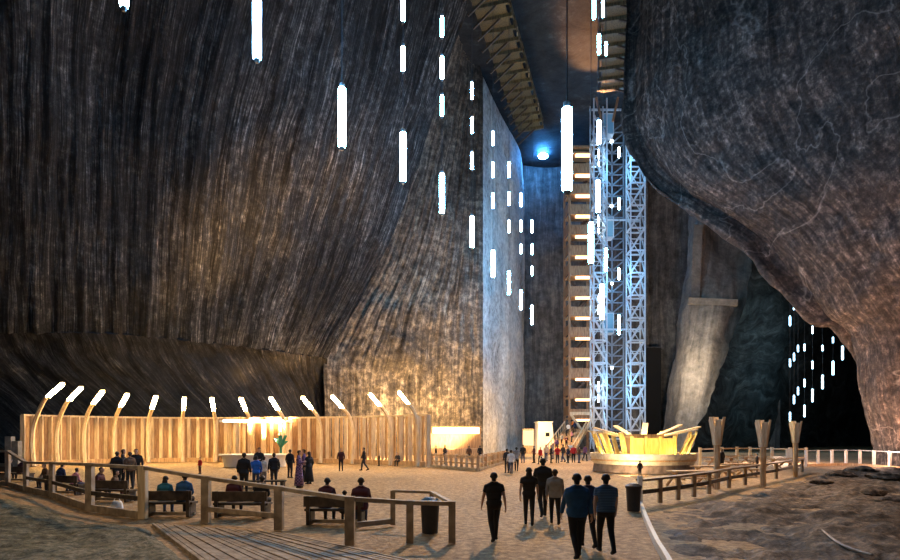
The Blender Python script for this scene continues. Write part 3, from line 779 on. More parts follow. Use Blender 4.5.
for i, p in enumerate(fp):
    part('post', MB().bar(p, p + V((0, 0, 1.55)), 0.2), 'wood_pale', TF)
    if i:
        for h in (0.7, 1.4): part('rail', MB().bar(fp[i - 1] + V((0, 0, h)), p + V((0, 0, h)), 0.12), 'wood_warm', TF)
LRx = thing('post_railing', 'thin railing with white posts in front of the dark chamber', 'railing', G(832, 466))
fp = [G(806, 466.5), G(818, 466), G(832, 465.5), G(846, 465.5), G(860, 466), G(874, 467), G(890, 468.5), G(906, 470)]
for i, p in enumerate(fp):
    part('post', MB().bar(p, p + V((0, 0, 1.35)), 0.17), 'white_post', LRx)
    if i:
        part('rail', MB().bar(fp[i - 1] + V((0, 0, 1.3)), p + V((0, 0, 1.3)), 0.07), 'steel_dark', LRx)
        part('kerb', MB().bar(fp[i - 1] + V((0, 0, 0.1)), p + V((0, 0, 0.1)), 0.25, 0.2), 'wood_warm', LRx)
sc_ = thing('sign_board', 'small white upright board under the smallest torch post', 'sign', G(789, 467))
p = G(789, 467); part('board', MB().box(p + V((0, 0, 0.95)), (0.5, 0.08, 1.1)), 'white_post', sc_); part('leg', MB().bar(p, p + V((0, 0, 0.5)), 0.1), 'wood_grey', sc_)

# white kerb and bin at the path edge
kb = MB(); cps = [G(641, 507), G(645, 519), G(651, 534), G(658, 549), G(668, 566), G(690, 610)]
for k in range(24): kb.bar(cr(cps, k / 24) + V((0, 0, 0.09)), cr(cps, (k + 1.02) / 24) + V((0, 0, 0.09)), 0.10, 0.2)
solo('path_kerb', kb, 'white_post', 'pale curved timber kerb edging the sandy path on the right', 'kerb', loc=G(645, 519))
def bin_(c, lab, lid, body):
    t = thing('litter_bin', lab, 'bin', c, None)
    part('body', MB().lathe([(0.21, 0.0), (0.25, 0.78)], tuple(c), 20), body, t)
    part('lid', MB().lathe([(0.27, 0.78), (0.28, 0.86), (0.14, 0.95)], tuple(c), 20), lid, t)
    return t
bin_(G(633.5, 511), 'black litter bin at the end of the plank rail', 'black_plastic', 'black_plastic')

# ------------------------------------------------------------------ left railing
LR = thing('post_and_rail', 'long rustic timber railing curving along the foreground turf', 'railing', G(206, 523))
posts = [(-40, 482, 1.75), (8, 486, 1.8), (26, 491, 1.35), (52, 497, 1.45), (90, 511, 1.62), (143, 519, 1.62), (206, 523, 1.36), (279, 530, 1.18), (350, 545, 1.12), (410, 543, 1.0), (452, 543, 0.98)]
pw = [G(a, b) for a, b, h in posts]
tops_ = [p + V((0, 0, posts[i][2])) for i, p in enumerate(pw)]
for i, p in enumerate(pw):
    part('post', MB().bar(p, p + V((0, 0, posts[i][2] + 0.03)), 0.22 if i in (4, 5, 6, 7, 8) else 0.17), 'wood_pale' if i == 5 else 'wood_grey', LR)
    if i:
        a, b2 = tops_[i - 1], p + V((0, 0, posts[i][2]))
        part('top_rail', MB().bar(a - V((0, 0, 0.03)), b2 - V((0, 0, 0.03)), 0.16, 0.10), 'wood_grey', LR)
        if i <= 5: part('kerb_board', MB().bar(pw[i - 1] + V((0, 0, 0.1)), p + V((0, 0, 0.1)), 0.08, 0.24), 'wood_grey', LR)
        if 2 < i <= 5: part('mid_rail', MB().bar(pw[i - 1] + V((0, 0, 0.62)), p + V((0, 0, 0.62)), 0.07, 0.14), 'wood_dark', LR)
        if i == 7: part('mid_rail', MB().bar(pw[i - 1] + V((0, 0, 0.42)), p + V((0, 0, 0.38)), 0.07, 0.14), 'wood_grey', LR)
# open pen beside the bin
PN = thing('timber_pen', 'low open timber frame around the blue topped bin', 'frame', G(393, 525))
r0, r1, r2 = G(356, 529), G(393, 525), G(432, 527)
for p, h in ((r1, 1.0), (r2, 1.0)): part('post', MB().bar(p, p + V((0, 0, h)), 0.14), 'wood_grey', PN)
part('rail', MB().bar(r1 + V((0, 0, 0.98)), r2 + V((0, 0, 0.98)), 0.12, 0.07), 'wood_grey', PN)
part('rail', MB().bar(r2 + V((0, 0, 0.98)), pw[-1] + V((0, 0, 0.96)), 0.12, 0.07), 'wood_grey', PN)
part('foot_beam', MB().bar(r0 + V((0, 0, 0.12)), r1 + V((0, 0, 0.12)), 0.16, 0.14), 'wood_grey', PN)
bin_(G(430, 533), 'dark bin with a blue lid standing in the timber pen', 'blue_plastic', 'black_plastic')

# boardwalk
bw = MB()
c4 = [G(152, 525), G(285, 535), G(430, 566), G(205, 566)]
NPL = 34
for k in range(NPL):
    a0 = c4[0].lerp(c4[1], k / NPL); a1 = c4[0].lerp(c4[1], (k + 0.88) / NPL); b0 = c4[3].lerp(c4[2], k / NPL); b1 = c4[3].lerp(c4[2], (k + 0.88) / NPL)
    z = 0.05 + 0.012 * math.sin(k * 2.3)
    bw.add([(q.x, q.y, zz) for zz in (-0.05, z) for q in (a0, a1, b1, b0)], [(0, 3, 2, 1), (4, 5, 6, 7), (0, 1, 5, 4), (1, 2, 6, 5), (2, 3, 7, 6), (3, 0, 4, 7)])
solo('boardwalk', bw, 'wood_grey', 'weathered plank boardwalk running down from the railing', 'boardwalk', loc=c4[0])

# benches
def bench(px, py, length, rz, label, back=True):
    c = G(px, py); R = Matrix.Rotation(rz, 3, 'Z')
    t = thing('bench', label, 'bench', c, 'dark benches behind the railing')
    def w(x, y, z): return c + R @ V((x, y, z))
    part('seat', MB().box(w(0, 0, 0.43), (length, 0.45, 0.07), R), 'wood_dark', t)
    if back: part('backrest', MB().box(w(0, -0.27, 0.68), (length, 0.06, 0.30), R), 'wood_dark', t)
    for s in (-1, 1):
        part('leg', MB().box(w(s * (length / 2 - 0.12), 0, 0.2), (0.12, 0.42, 0.4), R), 'wood_dark', t)
        if back: part('leg', MB().bar(w(s * (length / 2 - 0.12), -0.24, 0.0), w(s * (length / 2 - 0.12), -0.27, 0.84), 0.1), 'wood_dark', t)
    part('foot_beam', MB().box(w(0, 0.0, 0.08), (length, 0.08, 0.1), R), 'wood_grey', t)
    return c
bench(171, 516, 1.55, 0.0, 'dark bench where two visitors in blue tops sit')
bench(243, 517, 1.75, -0.05, 'dark bench just behind the boardwalk railing')
bench(336, 524, 1.75, -0.08, 'dark bench where the two maroon clad visitors sit')
bench(113, 501, 1.9, -0.25, 'dark bench below the standing group of four')
bench(66, 494, 1.9, -0.3, 'dark bench below the first lamps near the left edge')
bench(16, 481, 2.2, -0.25, 'dark bench at the left edge of the picture')
bench(262, 490, 2.2, 0.0, 'backless bench behind the person in bright blue', False)
gp = thing('gate_posts', 'pair of rough timber posts beside the left end of the screen', 'post', G(14, 474))
for (px, py, h) in ((10, 474, 2.5), (17, 474, 2.2)):
    p = G(px, py); part('post', MB().bar(p, p + V((0, 0, h)), 0.4), 'wood_grey', gp)
part('rail', MB().bar(G(10, 474, 0) + V((0, 0, 1.6)), G(17, 474, 0) + V((0, 0, 1.6)), 0.12), 'wood_grey', gp)
bg = thing('shopping_bag', 'white bag on the ground by the long railing', 'bag', G(117, 512))
p = G(117, 512); part('sack', MB().lathe([(0.16, 0), (0.2, 0.12), (0.17, 0.3), (0.12, 0.38)], tuple(p), 16), 'white_paint', bg, True)
hb = MB(); hb.tube([p + V((0.1 * math.cos(a), 0, 0.36 + 0.14 * math.sin(a))) for a in [math.pi * k / 8 for k in range(9)]], 0.012, 6); part('handle', hb, 'white_post', bg)

# ------------------------------------------------------------------ people
def capsule(bm, p0, p1, r0, r1, n=14, m=8):
    p0, p1 = V(p0), V(p1); d = p1 - p0
    z = d.normalized() if d.length > 1e-6 else V((0, 0, 1))
    x = z.orthogonal().normalized(); y = z.cross(x)
    rows = []
    for i in range(m + 1):
        ph = -math.pi / 2 + math.pi * i / m
        base, r = (p0, r0) if ph < -1e-6 or (i == m // 2 and False) else (p1, r1)
        rows.append((base, r, ph))
    rows.insert(m // 2, (p0, r0, 0.0))
    vr = []
    for base, r, ph in rows:
        if abs(abs(ph) - math.pi / 2) < 1e-6: vr.append([bm.verts.new(base + z * r * math.sin(ph))])
        else: vr.append([bm.verts.new(base + z * r * math.sin(ph) + (x * math.cos(2 * math.pi * k / n) + y * math.sin(2 * math.pi * k / n)) * r * math.cos(ph)) for k in range(n)])
    for a, b in zip(vr, vr[1:]):
        for k in range(n):
            k2 = (k + 1) % n
            if len(a) == 1: bm.faces.new((a[0], b[k2], b[k]))
            elif len(b) == 1: bm.faces.new((a[k], a[k2], b[0]))
            else: bm.faces.new((a[k], a[k2], b[k2], b[k]))

def person_parts(pose, build=1.0, longhair=False, sleeve='long'):
    """returns meshes of a 1.75 m figure facing +Y, feet on z=0 (or seated on z=0.45)"""
    caps = []
    def C(lab, a, b, r0, r1): caps.append((lab, V(a), V(b), r0, r1))
    dz = 0.0; lean = 0.0
    hipz = 0.93
    legs = []; arms = []
    if pose.startswith('walk'):
        s = 1 if pose[-1] == 'A' else -1
        legs = [((0.09 * s, 0, hipz), (0.095 * s, 0.17, 0.51), (0.09 * s, 0.20, 0.09)), ((-0.09 * s, 0, hipz), (-0.095 * s, -0.06, 0.50), (-0.085 * s, -0.33, 0.15))]
        arms = [((-0.195, 0, 1.395), (-0.255, 0.02 - 0.07 * -s, 1.14), (-0.275, 0.05 + 0.16 * s, 0.90)), ((0.195, 0, 1.395), (0.255, 0.02 - 0.07 * s, 1.14), (0.275, 0.05 - 0.16 * s, 0.90))]
        toe = [0.0, -0.5]
    elif pose == 'stand':
        legs = [((s * 0.09, 0, hipz), (s * 0.10, 0.02, 0.50), (s * 0.11, -0.01, 0.09)) for s in (-1, 1)]
        arms = [((s * 0.195, 0, 1.395), (s * 0.265, -0.03, 1.14), (s * 0.27, 0.06, 0.90)) for s in (-1, 1)]
        toe = [0, 0]
    elif pose == 'fold':
        legs = [((-0.09, 0, hipz), (-0.10, 0.03, 0.50), (-0.13, 0.0, 0.09)), ((0.09, 0, hipz), (0.10, 0.01, 0.50), (0.10, -0.05, 0.09))]
        arms = [((-0.195, 0, 1.395), (-0.27, -0.02, 1.14), (-0.10, 0.20, 1.12)), ((0.195, 0, 1.395), (0.27, 0.0, 1.14), (0.12, 0.22, 1.22))]
        toe = [0, 0]
    else:  # sit
        dz = -0.40; lean = 0.10
        legs = [((s * 0.09, 0.0, 0.55), (s * 0.13, 0.42, 0.53), (s * 0.13, 0.40, 0.09)) for s in (-1, 1)]
        arms = [((s * 0.19, lean * 0.9, 1.395 + dz), (s * 0.255, lean + 0.02, 1.15 + dz), (s * 0.14, 0.30, 0.66)) for s in (-1, 1)]
        toe = [0, 0]
    def T(x, y, z):
        k = max(0.0, (z - 0.95) / 0.5)
        return (x, y + lean * k, z + dz)
    w = build
    C('torso', T(-0.105 * w, 0.0, 1.31), T(0.105 * w, 0.0, 1.31), 0.112 * w, 0.112 * w)
    C('torso', T(-0.145, -0.005, 1.385), T(0.145, -0.005, 1.385), 0.062, 0.062)
    for s in (-1, 1): C('torso', T(s * 0.02, -0.015, 1.475), T(s * 0.165, -0.005, 1.395), 0.050, 0.055)
    C('torso', T(-0.07 * w, 0.0, 1.12), T(0.07 * w, 0.0, 1.12), 0.105 * w, 0.105 * w)
    C('torso', T(-0.085 * w, 0, 1.20), T(0.085 * w, 0, 1.20), 0.105 * w, 0.105 * w)
    C('hips', T(-0.075, 0.0, 0.97), T(0.075, 0.0, 0.97), 0.115 * w, 0.115 * w)
    C('hips', T(-0.075, -0.03, 0.92), T(0.075, -0.03, 0.92), 0.105 * w, 0.105 * w)
    C('neck', T(0, -0.005, 1.44), T(0, 0.012, 1.56), 0.062, 0.052)
    hc = V(T(0, 0.02, 1.645))
    C('head', hc + V((0, 0.008, 0.025)), hc + V((0, -0.022, 0.03)), 0.083, 0.083)
    C('head', hc + V((0, 0.012, -0.055)), hc + V((0, 0.035, -0.062)), 0.062, 0.056)
    C('head', hc + V((0, 0.085, -0.02)), hc + V((0, 0.100, -0.035)), 0.012, 0.016)
    for s in (-1, 1): C('head', hc + V((s * 0.080, -0.01, -0.015)), hc + V((s * 0.083, -0.012, 0.015)), 0.015, 0.017)
    for i, (h, k, a) in enumerate(legs):
        C('thigh', h, k, 0.092 * w, 0.060); C('calf', k, a, 0.060, 0.040)
        mid = V(k).lerp(V(a), 0.3) + V((0, -0.018, 0)); C('calf', mid, V(k).lerp(V(a), 0.45) + V((0, -0.015, 0)), 0.052, 0.048)
        a = V(a); tz = toe[i]
        C('foot', a + V((0, -0.035, -0.045)), a + V((0, 0.15, -0.055 + tz * 0.12)), 0.042, 0.034)
        C('foot', a + V((0.0, 0, 0)), a + V((0, 0.02, -0.04)), 0.042, 0.04)
    fingers = []
    for s, (sh, el, wr) in zip((-1, 1), arms):
        sh, el, wr = V(sh), V(el), V(wr)
        C('upper', sh, el, 0.056, 0.043); C('fore', el, wr, 0.043, 0.028)
        fd = (wr - el).normalized(); side = fd.cross(V((s, 0.0, 0.2))).normalized()
        if side.dot(V((0, 1, 0))) < 0: side = -side
        for o in (-0.022, 0.022): C('hand', wr + fd * 0.02 + side * o, wr + fd * 0.085 + side * o * 1.1, 0.019, 0.017)
        inn = V((-s, 0, 0)); inn = (inn - fd * inn.dot(fd)).normalized()
        for j, (o, ln) in enumerate(((-0.033, 0.058), (-0.011, 0.072), (0.011, 0.078), (0.033, 0.068))):
            b0 = wr + fd * 0.085 + side * o
            fingers.append([b0, b0 + fd * ln * 0.45 + inn * 0.006, b0 + fd * ln * 0.78 + inn * 0.022, b0 + fd * ln * 0.95 + inn * 0.042])
        b0 = wr + fd * 0.03 + side * 0.03
        fingers.append([b0, b0 + side * 0.025 + fd * 0.025 + inn * 0.01, b0 + side * 0.032 + fd * 0.055 + inn * 0.02, b0 + side * 0.030 + fd * 0.075 + inn * 0.026])
    bm = bmesh.new()
    for lab, a, b, r0, r1 in caps: capsule(bm, a, b, r0, r1)
    me = bpy.data.meshes.new('tmp'); bm.to_mesh(me); bm.free()
    ob = bpy.data.objects.new('tmp', me); COL.objects.link(ob)
    md = ob.modifiers.new('r', 'REMESH'); md.mode = 'VOXEL'; md.voxel_size = 0.0135
    dg = bpy.context.evaluated_depsgraph_get(); dg.update()
    em = bpy.data.meshes.new_from_object(ob.evaluated_get(dg))
    bpy.data.objects.remove(ob); bpy.data.meshes.remove(me)
    bm = bmesh.new(); bm.from_mesh(em)
    for _ in range(4): bmesh.ops.smooth_vert(bm, verts=bm.verts, factor=0.5, use_axis_x=True, use_axis_y=True, use_axis_z=True)
    bm.normal_update(); bm.verts.ensure_lookup_table()
    X = np.array([v.co[:] for v in bm.verts]); NRM = np.array([v.normal[:] for v in bm.verts])
    best = np.full(len(X), 1e9); lab = np.zeros(len(X), int); par = np.zeros(len(X))
    for i, (l, a, b, r0, r1) in enumerate(caps):
        A = np.array(a); D = np.array(b) - A; t = np.clip(((X - A) @ D) / max(D @ D, 1e-9), 0, 1)
        dd = np.linalg.norm(X - (A + t[:, None] * D), axis=1) - (r0 + (r1 - r0) * t)
        k = dd < best; best[k] = dd[k]; lab[k] = i; par[k] = t[k]
    names = np.array([c[0] for c in caps])[lab]
    faces = [[v.index for v in f.verts] for f in bm.faces]
    def shell(mask, off, nm, extra=None):
        mp = {}; mb = MB()
        for f in faces:
            if all(mask[i] for i in f):
                ids = []
                for i in f:
                    if i not in mp:
                        mp[i] = len(mb.v); o_ = off[i] if hasattr(off, '__len__') else off
                        mb.v.append(tuple(X[i] + NRM[i] * o_))
                    ids.append(mp[i])
                mb.f.append(tuple(ids))
        par_ = list(range(len(mb.v)))
        def fd_(a):
            while par_[a] != a: par_[a] = par_[par_[a]]; a = par_[a]
            return a
        for f in mb.f:
            for q in f[1:]: par_[fd_(q)] = fd_(f[0])
        cnt = {}
        for q in range(len(mb.v)): cnt[fd_(q)] = cnt.get(fd_(q), 0) + 1
        mb.f = [f for f in mb.f if cnt[fd_(f[0])] > 60]
        used = sorted({q for f in mb.f for q in f}); rm = {q: i for i, q in enumerate(used)}
        mb.v = [mb.v[q] for q in used]; mb.f = [tuple(rm[q] for q in f) for f in mb.f]
        if extra: extra(mb)
        return mb.mesh(nm, smooth=True)
    seat = pose == 'sit'
    is_t = names == 'torso'; is_h = names == 'hips'
    waist = (0.93 if sleeve == 'short' else 0.87) + dz
    arm_m = (names == 'upper') & (par < 0.55) if sleeve == 'short' else (names == 'upper') | ((names == 'fore') & (par < 0.93))
    top_m = is_t | (is_h & (X[:, 2] > waist - 0.01)) | arm_m | ((names == 'neck') & (X[:, 2] < 1.495 + dz))
    tr_m = is_h | (names == 'thigh') | (names == 'calf') | (is_t & (X[:, 2] < 1.09 + dz))
    sh_m = (names == 'foot') | ((names == 'calf') & (par > 0.85))
    hx = X - np.array(hc)
    hair_m = ((names == 'head') | (names == 'neck')) & ((hx[:, 2] > 0.045) | ((hx[:, 1] < -0.005) & (hx[:, 2] > -0.115))) & ~((hx[:, 1] > 0.055) & (hx[:, 2] < 0.06))
    topoff = np.where(is_h | is_t, 0.020, 0.014)
    tops_m = shell(top_m, topoff, 'top'); tro = shell(tr_m, 0.011, 'trousers'); sho = [shell(sh_m & (X[:, 0] * s_ > 0), 0.009, 'shoe') for s_ in (-1, 1)]
    def lh(mb):
        n0 = len(mb.v)
        mb.ball(hc + V((0, -0.075, -0.12)), 0.1, sc=(0.95, 0.5, 1.6))
    hair = shell(hair_m, 0.010, 'hair', lh if longhair else None)
    # body with fingers
    mb = MB(); mb.v = [tuple(x) for x in X]; mb.f = [tuple(f) for f in faces]
    for fg in fingers: mb.tube(fg, [0.0095, 0.009, 0.008, 0.006], 8)
    body = mb.mesh('body', smooth=True)
    eye = MB()
    for s in (-1, 1): eye.ball(hc + V((s * 0.032, 0.078, 0.0)), 0.011, 8, 6)
    bm.free(); bpy.data.meshes.remove(em)
    return dict(body=body, top=tops_m, trousers=tro, shoe_l=sho[0], shoe_r=sho[1], hair=hair, eyes=eye.mesh('eyes', smooth=True))

CACHE = {}
TOPN = {'long': 'jacket', 'short': 'shirt'}
def person(pos, h, pose, rz, top, trous, label, hair='black', skin='light', sleeve='long', longhair=False, build=1.0, group=None, dress=None):
    key = (pose, build, longhair, sleeve)
    if key not in CACHE: CACHE[key] = person_parts(pose, build, longhair, sleeve)
    m = CACHE[key]
    def mk(nm, me, mat, par=None):
        if not me.materials: me.materials.append(None)
        o = bpy.data.objects.new(nm, me); COL.objects.link(o)
        o.material_slots[0].link = 'OBJECT'; o.material_slots[0].material = MATS[mat]
        if par: o.parent = par
        return o
    root = mk('person', m['body'], 'skin_' + skin)
    root.location = pos; root.rotation_euler = (0, 0, math.radians(rz)); s = h / 1.75; root.scale = (s, s, s)
    meta(root, label, 'person', group)
    mk('hair', m['hair'], 'hair_' + hair, root); mk(TOPN[sleeve], m['top'], 'cloth_' + top, root)
    mk('trousers', m['trousers'], 'cloth_' + trous, root); mk('shoe', m['shoe_l'], 'cloth_black', root); mk('shoe', m['shoe_r'], 'cloth_black', root); mk('eyes', m['eyes'], 'hair_black', root)
    if dress:
        d = MB(); d.lathe([(0.30, 0.12), (0.25, 0.55), (0.19, 0.95), (0.17, 1.12)], (0, 0, 0), 24, 1.0, 0.75)
        o = link('skirt', d.mesh('skirt', smooth=True), 'cloth_' + dress, root)
    return root
def walker(px, py, h, *a, **k): return person(G(px, py, 0.0), h, *a, **k)

g = 'visitors walking away along the sandy path'
walker(494, 541, 1.68, 'walkA', 8, 'black', 'black', 'lone walker in black short sleeves, leftmost of those walking away', sleeve='short', group=g)
walker(529, 525, 1.66, 'walkB', -5, 'black', 'black', 'walking woman with long dark hair in black, left of the grey jacket', longhair=True, sleeve='short', group=g)
walker(543, 516.5, 1.86, 'walkA', 0, 'black', 'black', 'tall walker in black just ahead of the grey jacket', group=g)
walker(555, 524, 1.60, 'walkB', -4, 'grey', 'black', 'walker in a light grey hooded jacket and dark trousers', group=g, build=1.1)
walker(577, 557.5, 1.78, 'walkA', 3, 'blue', 'black', 'broad walker in a dark blue jacket, nearest the camera', group=g, build=1.18)
walker(588, 547, 1.66, 'walkB', 3, 'navy', 'black', 'walker in navy half hidden behind the broad blue jacket', group=g, build=1.05)
walker(606, 553, 1.74, 'walkB', 0, 'striped', 'black', 'walker in a blue striped short sleeved shirt, rightmost on the path', sleeve='short', group=g, build=1.08)
walker(511, 474, 1.60, 'walkA', 0, 'white', 'denim', 'small walker in a white top before the crowd', group=g)
walker(507, 473, 1.66, 'stand', 20, 'charcoal', 'black', 'walker in charcoal at the left shoulder of the white top', group=g)
walker(516.5, 471, 1.72, 'walkB', -10, 'grey', 'black', 'walker in grey at the right shoulder of the white top', group=g)

g = 'standing group by the first benches'
walker(117, 489, 1.80, 'stand', 10, 'black', 'black', 'leftmost of four people standing beneath the second and third lamps', group=g)
walker(123, 487, 1.88, 'fold', -60, 'charcoal', 'black', 'standing person in charcoal, second of the four by the railing', group=g)
walker(130, 489, 1.78, 'fold', 60, 'brown', 'black', 'standing person in brown, third of the four by the railing', group=g, hair='brown')
walker(136, 487, 1.90, 'stand', 200, 'black', 'charcoal', 'standing person facing us, rightmost of the four by the railing', group=g)
g = 'visitors in the lamp arc'
walker(200, 474, 1.10, 'stand', 150, 'red', 'maroon', 'small child in a red top standing alone before the screen', group=g)
walker(244, 494, 1.82, 'stand', 0, 'black', 'black', 'person in black, back turned, left of the bright blue jacket', group=g, build=1.15)
walker(256, 490, 1.62, 'stand', 30, 'bright_blue', 'denim', 'person in a bright blue jacket in the lamp arc', group=g)
walker(259, 480, 1.86, 'fold', 180, 'black', 'black', 'dark clad person behind the bright blue jacket, facing us', group=g)
walker(264, 486, 1.50, 'stand', -30, 'white', 'grey', 'person in a white top right of the bright blue jacket', group=g)
walker(274, 487, 1.70, 'stand', 30, 'black', 'charcoal', 'person in a black coat right of the white top', group=g, build=1.12)
walker(290, 478, 1.72, 'stand', -20, 'black', 'black', 'slim person in black left of the plaid skirt', group=g)
walker(299, 488, 1.84, 'fold', -80, 'plaid', 'purple', 'person in a purple plaid top and long plaid skirt', group=g, dress='plaid')
walker(304, 482, 1.80, 'stand', 100, 'purple', 'black', 'person in plain purple between the plaid skirt and black dress', group=g)
walker(309, 484, 1.72, 'stand', 60, 'black', 'black', 'person in a long black dress right of the plaid skirt', group=g, dress='black', longhair=True)
walker(341, 471, 1.62, 'stand', 180, 'maroon', 'black', 'person in maroon standing alone right of the arc middle', group=g)
walker(364, 470.5, 1.68, 'walkA', 90, 'black', 'charcoal', 'person in black walking before the slatted screen end', group=g)
walker(379, 466, 1.05, 'stand', 120, 'brown', 'black', 'small child in brown beside the slatted screen end', group=g)
walker(398, 466, 1.45, 'sit', 160, 'charcoal', 'black', 'person in charcoal crouched at the slatted screen end', group=g)
g = 'visitors on the bar terrace'
walker(436, 463, 1.6, 'stand', 90, 'black', 'black', 'person in black at the left end of the bar terrace', group=g)
walker(445, 464, 1.7, 'fold', -60, 'charcoal', 'black', 'person in charcoal with folded arms on the bar terrace', group=g)
walker(469, 462, 1.55, 'stand', 0, 'brown', 'black', 'person in brown behind the picket fence corner', group=g)
walker(480, 461, 1.55, 'stand', 0, 'black', 'black', 'person in black right of the picket fence corner', group=g)

g = 'people seated on the benches'
def sitter(px, py, h, rz, top, tr, label, **k): return walker(px, py, h, 'sit', rz, top, tr, label, group=g, **k)
sitter(164, 514.5, 1.62, 5, 'teal', 'denim', 'seated person in pale teal, left of two on the bench behind the boardwalk', longhair=True)
sitter(183, 515.5, 1.74, 0, 'blue', 'black', 'seated person in a blue jacket, right of two on the bench', build=1.1)
sitter(233, 515.5, 1.66, 0, 'maroon', 'black', 'seated person in maroon behind the boardwalk railing')
sitter(260, 516, 1.66, -10, 'black', 'black', 'seated person in black right of the maroon one behind the railing')
sitter(326, 523, 1.72, -4, 'maroon', 'black', 'seated person in maroon at the left of the third bench', build=1.1)
sitter(344, 523.5, 1.25, 0, 'charcoal', 'black', 'small child seated between two adults in maroon')
sitter(361, 525, 1.76, 8, 'maroon', 'denim', 'seated person in maroon at the right end of the third bench', build=1.12)
sitter(98, 499.5, 1.68, -90, 'maroon', 'black', 'person in maroon seated sideways by the white railing post')
sitter(113, 500.5, 1.55, -80, 'brown', 'maroon', 'person in brown seated sideways near the white bag')
sitter(59, 493, 1.78, -30, 'navy', 'denim', 'dark haired person in navy seated under the first lamps')
sitter(74, 494.5, 1.50, -30, 'pink', 'denim', 'person in pink seated beside the navy top')
sitter(8, 480.5, 1.6, -20, 'charcoal', 'black', 'person in charcoal seated at the left picture edge')
sitter(20, 481, 1.62, -20, 'maroon', 'denim', 'person in maroon seated near the left picture edge')
sitter(47, 488, 1.55, 150, 'brown', 'black', 'person in brown facing us beneath the first lamp')

g = 'crowd before the stairs'
crowd = [(523, 463, 1.7, 'black', 'person in black at the left end of the crowd'), (534, 463, 1.6, 'maroon', 'person in maroon before the white booth'),
         (540.5, 464, 1.5, 'red', 'person in red, leftmost red top before the white booth'), (546, 461, 1.65, 'cream', 'person in cream under the booth window'),
         (551, 463, 1.66, 'black', 'person in black at the right edge of the white booth'), (557.5, 463, 1.62, 'red', 'person in red just right of the white booth'),
         (563, 462, 1.7, 'charcoal', 'person in charcoal between the two right red tops'), (568, 463, 1.58, 'navy', 'person in navy left of the rightmost red top'),
         (573.5, 462.5, 1.66, 'red', 'person in red, rightmost red top in the crowd'), (579, 463, 1.5, 'brown', 'person in brown at the foot of the stairs'),
         (585, 461, 1.62, 'purple', 'person in purple at the foot of the stairs'), (592, 460, 1.4, 'black', 'person in black left of the round stage'),
         (553, 459, 1.7, 'grey', 'person in grey behind the crowd by the booth'), (570, 458, 1.7, 'white', 'person in white at the bottom step')]
for i, (px, py, h, c, lab) in enumerate(crowd):
    walker(px, py, h, ['stand', 'fold', 'walkA', 'stand'][i % 4], (i * 67) % 360, c, 'black' if i % 3 else 'denim', lab, group=g, hair='brown' if i % 4 == 1 else 'black')
onst = [(0.12, -0.5, 'purple'), (0.22, 0.3, 'maroon'), (0.33, -0.4, 'grey'), (0.42, 0.5, 'pink'), (0.5, -0.2, 'black'), (0.62, 0.3, 'brown'), (0.72, -0.4, 'white'), (0.82, 0.2, 'navy'), (0.92, -0.2, 'orange')]
for i, (t_, s_, c) in enumerate(onst):
    person(on_stairs(t_, s_), 1.68 - 0.05 * (i % 3), ['stand', 'fold'][i % 2], 160 + i * 29, c, 'black', f'person in {c} on the lit staircase, {ordn(i)} from the bottom', group='visitors on the staircase', hair='brown' if i % 3 == 0 else 'black')
walker(601, 463, 1.5, 'stand', 40, 'charcoal', 'black', 'person in charcoal standing against the left side of the round stage', group=g)
walker(722, 471, 1.6, 'stand', 30, 'black', 'black', 'dark clad person standing behind the largest torch post', group='people by the picnic tables')
walker(757, 473, 1.35, 'stand', 60, 'charcoal', 'black', 'person in charcoal left of the middle torch post', group='people by the picnic tables')
walker(640, 477, 1.0, 'stand', 0, 'black', 'black', 'small child in black before the round stage', group='people by the picnic tables')

# ------------------------------------------------------------------ light
W = bpy.data.worlds.new('world'); SC.world = W; W.use_nodes = True
bgd = W.node_tree.nodes['Background']; bgd.inputs[0].default_value = (0.36, 0.52, 0.80, 1); bgd.inputs[1].default_value = 0.022

def lamp(kind, loc, energy, color, size=0.5, target=None, angle=90, blend=0.6):  # makes the lights of real lamps and also added fills without a fixture
    l = bpy.data.lights.new('lamp_or_fill', kind); l.energy = energy; l.color = color
    if kind == 'POINT': l.shadow_soft_size = size
    if kind == 'SPOT': l.spot_size = math.radians(angle); l.spot_blend = blend; l.shadow_soft_size = size
    if kind == 'AREA': l.size = size
    o = bpy.data.objects.new('lamp_or_fill', l); COL.objects.link(o); o.location = loc
    if target is not None: o.rotation_euler = (V(target) - V(loc)).to_track_quat('-Z', 'Y').to_euler()
    return o
WARM = (1.0, 0.62, 0.26)
lamp('POINT', P(390, 442, 66), 6000, WARM, 0.4)
lamp('POINT', P(445, 424, 75), 5000, WARM, 0.4)
lamp('SPOT', P(455, 444, 66), 26000, WARM, 0.5, P(428, 385, 79), 84)
lamp('POINT', P(350, 440, 64), 1200, WARM, 0.4)
lamp('SPOT', V((-16, 52, 1.5)), 62000, (1.0, 0.58, 0.25), 0.5, P(270, 312, 65), 68)
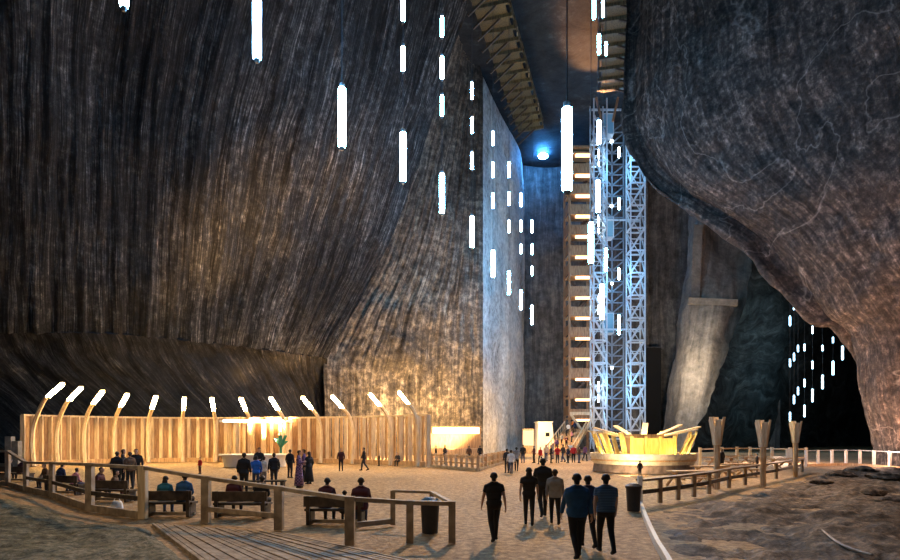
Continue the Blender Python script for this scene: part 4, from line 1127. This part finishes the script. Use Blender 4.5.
lamp('POINT', V((31, 57, 2.0)), 3500, (1.0, 0.66, 0.48), 0.5)  # added light below the arch to brighten its soffit, no fixture
lamp('SPOT', V((30, 42, 1.0)), 15000, (1.0, 0.50, 0.32), 0.5, P(890, 370, 47), 100)
lamp('POINT', V((33.2, 46.5, 1.3)), 700, (1.0, 0.58, 0.40), 0.3)  # extra light put in to lift the dark pillar base
lamp('POINT', V((35, 92, 14)), 4500, (1.0, 0.82, 0.62), 0.6)  # fill added to brighten the back wall, not a lamp of the place
lamp('POINT', V((12.5, 80, 4.2)), 3300, WARM, 0.4)
lamp('POINT', cS + V((0, 0, 3.6)), 2200, (1.0, 0.68, 0.2), 0.4)
lamp('SPOT', V((34, 90, 1.5)), 3500, (1.0, 0.8, 0.6), 0.5, P(695, 300, 100), 70)
lamp('SPOT', V((14, 78, 44)), 195000, (1.0, 0.58, 0.24), 1.0, (2, 43, 0), 52)  # invented warm spot brightening the sandy floor; no lamp hangs there
lamp('SPOT', V((20.5, 84, 45.5)), 16000, (1.0, 0.42, 0.16), 0.4, V((19.5, 77, 52.5)), 62)
for k in range(4): lamp('POINT', V((3.0 + 3.4 * k, 54 + 11 * k, 46.5)), 60, (1.0, 0.85, 0.35), 0.3)
for z in (10, 26, 42): lamp('POINT', V((24.9, 86.5, z)), 1500, (0.18, 0.55, 1.0), 0.5)
lamp('SPOT', V((11.2, 38.3, 0.3)), 1400, (1.0, 0.68, 0.35), 0.3, (14, 43, 1.0), 100)
lamp('SPOT', V((-14, 8, 14)), 2600, (1.0, 0.72, 0.42), 1.5, (-9, 18, 0), 90)  # fill light for the left foreground, added out of view
lamp('SPOT', V((22, 12, 14)), 1800, (1.0, 0.62, 0.36), 1.5, (16, 22, 0), 90)  # unseen fill added over the right foreground rubble
lamp('SPOT', V((48, 74, 20)), 2400, (0.6, 0.9, 1.0), 1.0, P(770, 360, 105), 80)  # added spot washing the chamber wall, separate from its tubes

for o in SC.objects:
    if 'label' in o and not 4 <= len(o['label'].split()) <= 16: print('LABEL', len(o['label'].split()), o['label'])
